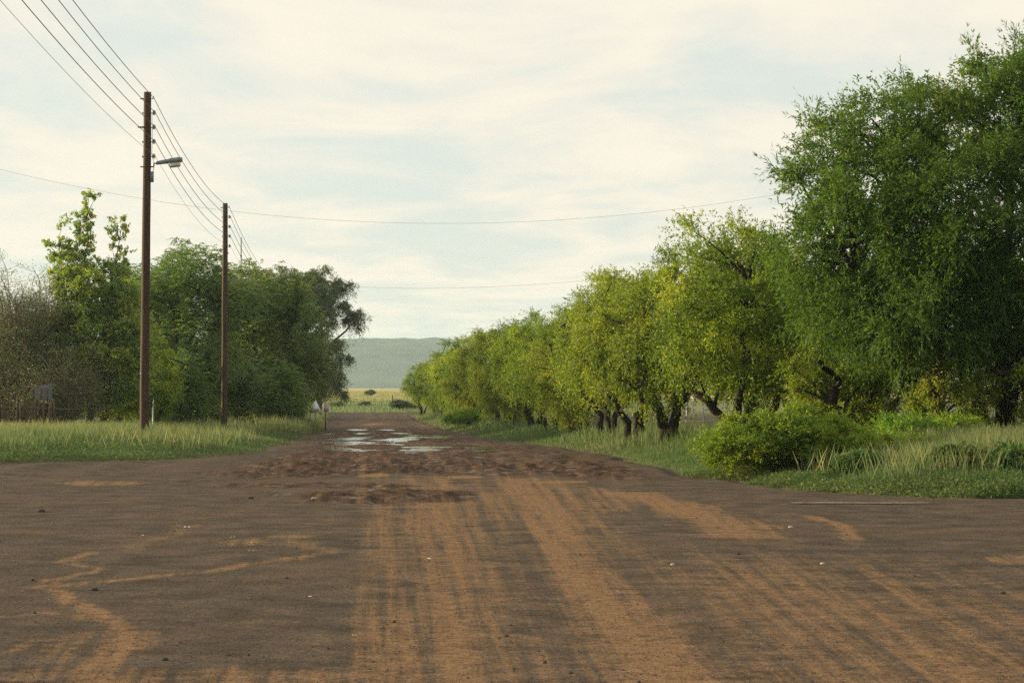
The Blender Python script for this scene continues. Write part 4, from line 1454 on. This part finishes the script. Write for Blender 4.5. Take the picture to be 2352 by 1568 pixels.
# cables across the street
for pts, Y, r, lab in [([(-60, 372), (0, 390), (330, 455), (520, 485), (760, 504), (1000, 512), (1200, 508), (1400, 497), (1600, 474), (1790, 445), (1960, 412)], 64, .004, 'long pale cable sagging across the sky from the left edge to the big tree'),
                       ([(600, 640), (790, 657), (900, 661), (1000, 662), (1150, 657), (1390, 640), (1480, 630)], 104, .0055, 'lower faint cable crossing the street above the far hill')]:
    P = np.array([at(a, b_, Y) for a, b_ in pts])
    t = np.linspace(0, len(P) - 1, 60)
    c3 = np.polyfit(P[:, 0], P[:, 2], 3)
    xs = np.linspace(P[0, 0], P[-1, 0], 60)
    Q = np.stack([xs, np.full(60, Y), np.polyval(c3, xs)], 1)
    tag(MB().tube(Q, r, 5).build('overhead_cable', M['cable']), lab, 'cable')
x, y = at(1960, 412, 64)[:2]
pole(x + .1, y, at(0, 412, 64)[2] - gz(x, y) + .15, 'wooden pole behind the tree row holding the long cable', False, False, 0, 6)
x, y = at(-60, 372, 64)[:2]
pole(x - .1, y, at(0, 372, 64)[2] - gz(x, y) + .15, 'wooden pole just outside the left edge holding the long cable', False, False, 0, 7)
x, y = at(1480, 630, 104)[:2]
pole(x + .1, y, at(0, 630, 104)[2] - gz(x, y) + .1, 'wooden pole behind the far row trees holding the lower cable', False, False, 0, 8)
# thin mast above the dark trees
x, y = at(553, 1000, 108)[:2]
zt = at(553, 545, 108)[2]
root = empty('antenna_mast', (x, y, gz(x, y)))
tag(root, 'thin grey mast poking above the dark trees right of the second pole', 'mast')
MB().tube([(0, 0, -.2), (0, 0, zt - gz(x, y))], [.045, .03], 8).build('tube', M['steel'], root, True)
MB().box((0, 0, zt - gz(x, y) - 1.0), (.09, .09, .06)).build('clamp', M['rust'], root)

# ------------------------------------------------------------------ road signs
Ysg = 88.0
x, y, zb = at(725, 947, Ysg)
g0 = gz(x, y)
root = empty('warning_sign', (x, y, g0))
tag(root, 'faded white triangular warning sign with a dip symbol beside the left trees', 'road sign')
zb -= g0
sz = 30 / FPX * Ysg
hh = sz * .95


def tri(s, y0, y1, zo):
    k = s
    pts = [(-sz / 2 * k, zo + hh * .36 * (1 - k)), (sz / 2 * k, zo + hh * .36 * (1 - k)), (0, zo + hh * k + hh * .36 * (1 - k))]
    V = [(a, y0, b_) for a, b_ in pts] + [(a, y1, b_) for a, b_ in pts]
    return V, [(0, 1, 2), (5, 4, 3), (0, 3, 4, 1), (1, 4, 5, 2), (2, 5, 3, 0)]


MB().add(*tri(1.0, 0, .012, zb)).build('border', M['pink'] if False else M['sign_white'], root)
pl = MB().add(*tri(.86, -.006, 0, zb)).build('plate', M['sign_white'], root)
th = np.linspace(-1, 1, 15)
V = [(a * sz * .24, -.010, zb + hh * .30 - hh * .10 * math.cos(a * math.pi / 2) + .02) for a in th] + [(a * sz * .24, -.010, zb + hh * .30 - hh * .10 * math.cos(a * math.pi / 2) - .05 - .03 * math.cos(a * math.pi / 2)) for a in th]
F = [(i + 15, i + 16, i + 1, i) for i in range(14)]
MB().add(V, F).build('dip_symbol', M['sign_dark'], pl)
MB().tube([(0, .05, -.2), (0, .05, zb + hh * .6)], .035, 8).build('post', M['steel'], root, True)
MB().tube([(-sz * .36, .05, -.2), (-sz * .36, .05, zb + .05)], .03, 8).build('post', M['steel'], root, True)
Yb = 95.0
x, y, zb = at(748.5, 946, Yb)
g0 = gz(x, y)
root = empty('notice_board', (x, y, g0))
tag(root, 'small faded pink board on a post right of the triangular sign', 'sign')
zb -= g0
MB().box((0, 0, zb + .22), (.26, .015, .42), ry=R(-6), rz=R(10)).build('plate', M['pink'], root)
MB().tube([(-.02, .04, -.2), (-.02, .04, zb + .3)], .03, 8).build('post', M['wood_grey'], root, True)

# ------------------------------------------------------------------ fences and bits
# wire fence behind the right-hand trees
fpts = [(17.0, 36.0), (11.2, 46.0), (9.0, 56.0), (6.8, 70.0), (4.8, 86.0)]


def fence(name, pts, spacing, H, wires, label, postmat, r=.035, mesh_v=0.0, rail=False, cat='fence', seed=3, sag=.0, wr=.0035):
    rng = np.random.default_rng(seed)
    root = empty(name, (0, 0, 0))
    tag(root, label, cat)
    P = []
    for (a, b_) in zip(pts[:-1], pts[1:]):
        a, b_ = np.array(a), np.array(b_)
        L = np.linalg.norm(b_ - a)
        k = max(1, int(round(L / spacing)))
        for i in range(k):
            P.append(a + (b_ - a) * i / k)
    P.append(np.array(pts[-1]))
    Z = [gz(*p_) for p_ in P]
    pm = MB().tube([(0, 0, -.3), (.01, 0, H * .5), (0, 0, H)], [r, r * .95, r * .9], 7).mesh('post', postmat, True)
    for p_, z in zip(P, Z):
        o = obj('post', pm, root, (p_[0], p_[1], z))
        o.rotation_euler = (rng.normal(0, .03), rng.normal(0, .03), rng.uniform(0, 6))
    for hgt in wires:
        mb = MB()
        mb.tube([(p_[0], p_[1], z + hgt + rng.normal(0, .012)) for p_, z in zip(P, Z)], wr, 4)
        mb.build('wire', M['wire'], root)
    if mesh_v:
        mb = MB()
        for (a, za), (b_, zb_) in zip(zip(P[:-1], Z[:-1]), zip(P[1:], Z[1:])):
            k = int(np.linalg.norm(b_ - a) / mesh_v)
            for i in range(k):
                t = i / k
                q = a + (b_ - a) * t
                z = za + (zb_ - za) * t
                mb.tube([(q[0], q[1], z + wires[0]), (q[0], q[1], z + wires[-1])], wr * .9, 3, False)
        tag(mb.build('mesh_stays', M['wire'], root), kind='stuff')
    if rail:
        MB().tube([(p_[0], p_[1], z + H * .98) for p_, z in zip(P, Z)], .028, 8).build('top_rail', M['white_rail'], root, True)
    return root


fence('mesh_fence', fpts, 3.0, 1.35, [.1, .3, .5, .7, .9, 1.1, 1.28], 'wire mesh fence with a pale top rail behind the right-hand trees', M['steel'], .032, .2, True)
fence('field_fence', [(-38, 192), (-26, 196), (-12, 200), (2, 204)], 4.6, 1.25, [.3, .6, .9, 1.15], 'thin post and wire fence crossing the far field', M['wood_grey'], .05, wr=.006)

# stick fence at the left edge
rng = np.random.default_rng(77)
root = empty('stick_fence', (-17.6, 65.9, gz(-17.6, 65.9)))
tag(root, 'rough brown stick fence behind the grass at the left edge', 'fence')
pk = []
for v in range(4):
    H = (1.15, 1.25, 1.05, 1.3)[v]
    P = np.array([(0, 0, -.2), (.02 * (v - 1.5), 0, H * .5), (.03 * (1.5 - v), 0, H)])
    pk.append(MB().tube(P, [.045, .04, .03], 6).mesh('picket', M['wood_grey'], True))
for i in range(36):
    o = obj('picket', pk[rng.integers(4)], root, (i * .095 - .9, rng.normal(0, .03), 0))
    o.rotation_euler = (rng.normal(0, .04), rng.normal(0, .06), rng.uniform(0, 6))
    o.scale = (1, 1, rng.uniform(.8, 1.12))
for zz_ in (.35, .85):
    MB().tube([(-1.0, .06, zz_), (1.2, .07, zz_ + .03), (3.3, .06, zz_ - .02)], .03, 6).build('rail', M['wood_grey'], root, True)
# zinc sheet hut wall behind it
x, y, z = at(100, 920, 66.3)
root = empty('zinc_panel', (x, y, gz(x, y)))
zb = z - gz(x, y)
tag(root, 'grey corrugated zinc panel with two dark bars among the brown branches', 'panel')
V, F = [], []
for i in range(25):
    u = -.29 + .58 * i / 24
    yy_ = .012 * math.sin(i * math.pi / 2)
    V += [(u, yy_, zb + .02), (u, yy_, zb + .50 + .06 * (i / 24))]
for i in range(24):
    F.append((2 * i, 2 * i + 2, 2 * i + 3, 2 * i + 1))
V2 = [(a, b_ + .02, c_) for a, b_, c_ in V]
k = len(V)
F2 = [tuple(q + k for q in f)[::-1] for f in F]
MB().add(V + V2, F + F2).build('sheet', M['sheet'], root)
for u in (-.08, .15):
    MB().box((u, -.03, zb + .18), (.025, .025, .5)).build('bar', M['rust'], root)
MB().box((0, -.02, zb - .04), (.34, .03, .09), ry=R(6)).build('lower_strip', M['cream'], root)
for u in (-.25, .25):
    MB().tube([(u, .06, -.2), (u, .06, zb + .45)], .035, 7).build('post', M['wood_grey'], root, True)
# small standpipe behind the lamp pole
x, y = at(352, 1000, 60)[:2]
root = empty('standpipe', (x, y, gz(x, y)))
tag(root, 'thin grey standpipe with tap standing behind the foot of the lamp pole', 'standpipe')
MB().tube([(0, 0, -.1), (0, 0, .95)], .024, 8).build('pipe', M['steel'], root, True)
MB().tube([(0, 0, .95), (.03, 0, 1.0), (.06, -.02, .97)], .018, 8).tube([(.0, 0, .95), (.02, 0, 1.18)], .012, 6).build('tap', M['steel'], root, True)

# ------------------------------------------------------------------ stones, litter, gravel
def rock_mesh(seed, mt):
    rng = np.random.default_rng(seed)
    import bmesh
    bm = bmesh.new()
    bmesh.ops.create_icosphere(bm, subdivisions=2, radius=1.0)
    for v in bm.verts:
        c = np.array(v.co)
        q = 1 + .45 * (fbm(np.array([c[0] * 1.4 + seed]), np.array([c[1] * 1.4 + c[2]]), 3, seed)[0] - .5)
        v.co = Vector((c[0] * q * 1.1, c[1] * q * .9, c[2] * q * .6))
    me = bpy.data.meshes.new('stone')
    bm.to_mesh(me)
    bm.free()
    me.materials.append(mt)
    return me


rocks = [rock_mesh(i, M['stone']) for i in (1, 2, 3)]
pale = [rock_mesh(i, M['stone_pale']) for i in (4, 5)]
stones = [  # px, py, size px (2352), pale?, label
    (381, 1515, 9, 0, 'dark clod at the lower left of the road, largest near the bottom edge'),
    (906, 1428, 6, 0, 'dark pebble on the orange left tyre track'),
    (1163, 1460, 6, 0, 'dark pebble in the centre of the lower road'),
    (219, 1355, 9, 0, 'dark clod beside the zigzag of silt at left'),
    (77, 1332, 6, 0, 'small dark clod at the tip of the zigzag silt line'),
    (2299, 1362, 7, 0, 'lone grey stone near the right edge of the road'),
    (98, 1175, 9, 0, 'dark clod on the asphalt below the left verge'),
    (1695, 1272, 5, 0, 'dark pebble right of the bright orange patch'),
    (660, 1328, 5, 0, 'dark pebble on the bare asphalt left of the tracks'),
    (572, 1505, 5, 0, 'dark pebble on the asphalt between the large clod and the left track'),
    (722, 1151, 6, 1, 'small pale stone at the edge of the muddy patch'),
    (1180, 1535, 5, 0, 'dark pebble near the bottom edge in the middle'),
    (1310, 1545, 6, 0, 'dark pebble near the bottom edge right of the middle'),
    (1544, 1297, 6, 1, 'pale chip of stone on the dark strip right of the curved track'),
    (1888, 1295, 6, 1, 'pale chip of stone below the short orange streak'),
    (1815, 1212, 6, 1, 'pale flat chip left of the short orange streak'),
    (2430, 1345, 6, 1, 'pale pebble beyond the right edge'),
    (577, 1145, 7, 0, 'dark flat clod left of the muddy patch'),
]
for i, (px, py, s, pl_, lab) in enumerate(stones):
    if px > 2352:
        continue
    x, y = GP(px, py)
    r = s / FPX * y
    o = obj('stone', (pale if pl_ else rocks)[i % (2 if pl_ else 3)])
    o.scale = (r, r, r)
    o.location = (x, y, road_z(x, y) + r * .25)
    o.rotation_euler = (0, 0, i * 1.3)
    tag(o, lab, 'stone', 'stones and clods on the road')
# paper scraps and leaves
for i, (px, py, s, lab, mt) in enumerate([(431, 1213, 9, 'white paper scrap on the asphalt at left', 'paper'), (330, 1232, 8, 'yellow fallen leaf on the asphalt at left', 'leaf_litter'),
                                          (578, 1268, 10, 'pale fallen leaf beside the silt fan', 'leaf_litter'), (713, 1374, 9, 'pale strip of paper left of the tracks', 'paper'),
                                          (535, 1237, 9, 'pale leaf scrap left of the silt fan', 'leaf_litter'), (985, 1286, 8, 'small white scrap on the middle tyre track', 'paper'),
                                          (815, 1463, 8, 'yellowish leaf left of the left tyre track', 'leaf_litter')]):
    x, y = GP(px, py)
    r = s / FPX * y * .75
    a = i * 1.1
    V = np.array([(-r, -r * .6, 0), (0, -r * .75, r * .25), (r, -r * .4, .0), (r * .9, r * .5, r * .3), (0, r * .7, r * .1), (-r * .9, r * .5, r * .35), (0, 0, r * .18)])
    V = V @ rotm(0, 0, a).T
    F = [np.array([(0, 1, 6), (1, 2, 6), (2, 3, 6), (3, 4, 6), (4, 5, 6), (5, 0, 6)])]
    o = obj('litter_scrap', mesh_np('litter_scrap', V, F, M[mt]), None, (x, y, road_z(x, y) + .012))
    tag(o, lab, 'litter', 'scraps lying on the road')

# gravel grains on the road: uncountable
rng = np.random.default_rng(88)
n_ = 12000
Y = 8 * (45 / 8) ** rng.uniform(0, 1, n_)
X = rng.uniform(-.29, .29, n_) * Y
k = (X > xl(Y) + .1) & (X < xr(Y) - .1)
X, Y = X[k], Y[k]
base = np.array([(1, 0, 0), (-.5, .86, 0), (-.5, -.86, 0), (0, 0, .8)])
r = rng.uniform(.003, .009, len(X)) * (1 + (rng.uniform(0, 1, len(X)) > .985) * 1.2)
jj = np.clip(np.searchsorted(rx_, X), 1, len(rx_) - 1)
ii = np.clip(np.searchsorted(ry_, Y), 1, len(ry_) - 1)
Zr = np.maximum(RZ[ii, jj], RZ[ii - 1, jj - 1])
a = rng.uniform(0, 6.28, len(X))
bx_ = base[None, :, 0] * np.cos(a)[:, None] - base[None, :, 1] * np.sin(a)[:, None]
by_ = base[None, :, 0] * np.sin(a)[:, None] + base[None, :, 1] * np.cos(a)[:, None]
V = np.stack([X[:, None] + bx_ * r[:, None], Y[:, None] + by_ * r[:, None], Zr[:, None] + base[None, :, 2] * r[:, None]], -1).reshape(-1, 3)
i4 = np.arange(len(X))[:, None] * 4
F = np.concatenate([i4 + np.array([0, 1, 3]), i4 + np.array([1, 2, 3]), i4 + np.array([2, 0, 3])])
o = obj('gravel', mesh_np('gravel', V, F, M['stone']))
tag(o, 'fine dark gravel grains strewn over the road', 'gravel', kind='stuff')

# bird
x, y, z = at(1300, 686, 90)
root = empty('bird', (x, y, z), .5)
tag(root, 'tiny dark bird flying above the right tree row', 'bird')
P = np.array([(0, -.13, 0), (0, -.09, .012), (0, 0, 0), (0, .08, -.01), (0, .16, -.005)])
V, F = [], []
mb = MB().tube(P, [.008, .025, .035, .022, .012], 8)
for s in (-1, 1):
    V = [(0, -.05, .01), (s * .12, -.04, .07), (s * .27, .03, .05), (s * .13, .05, .06), (0, .05, .01), (0, -.05, .0), (s * .12, -.04, .062), (s * .27, .03, .045), (s * .13, .05, .052), (0, .05, .0)]
    mb.add(V, [(0, 1, 3, 4), (1, 2, 3), (9, 8, 6, 5), (8, 7, 6)])
mb.build('body', M['bird'], root)

# ------------------------------------------------------------------ haze
m, nt, out = mat('haze_air')
n = N(nt)
pv = n.node('ShaderNodeVolumePrincipled')
pv.inputs['Color'].default_value = (0.68, 0.87, 1.0, 1)
pv.inputs['Density'].default_value = 0.00018
pv.inputs['Anisotropy'].default_value = 0.25
try:
    pv.inputs['Density Attribute'].default_value = ''
except Exception:
    pass
n.link(pv.outputs[0], out.inputs['Volume'])
try:
    m.cycles.homogeneous_volume = True
except Exception:
    pass
hz = MB().box((0, 2000, 38.5), (6400, 5200, 83)).build('haze', m)
tag(hz, 'pale morning haze between the trees and the far hill', 'haze', kind='stuff')
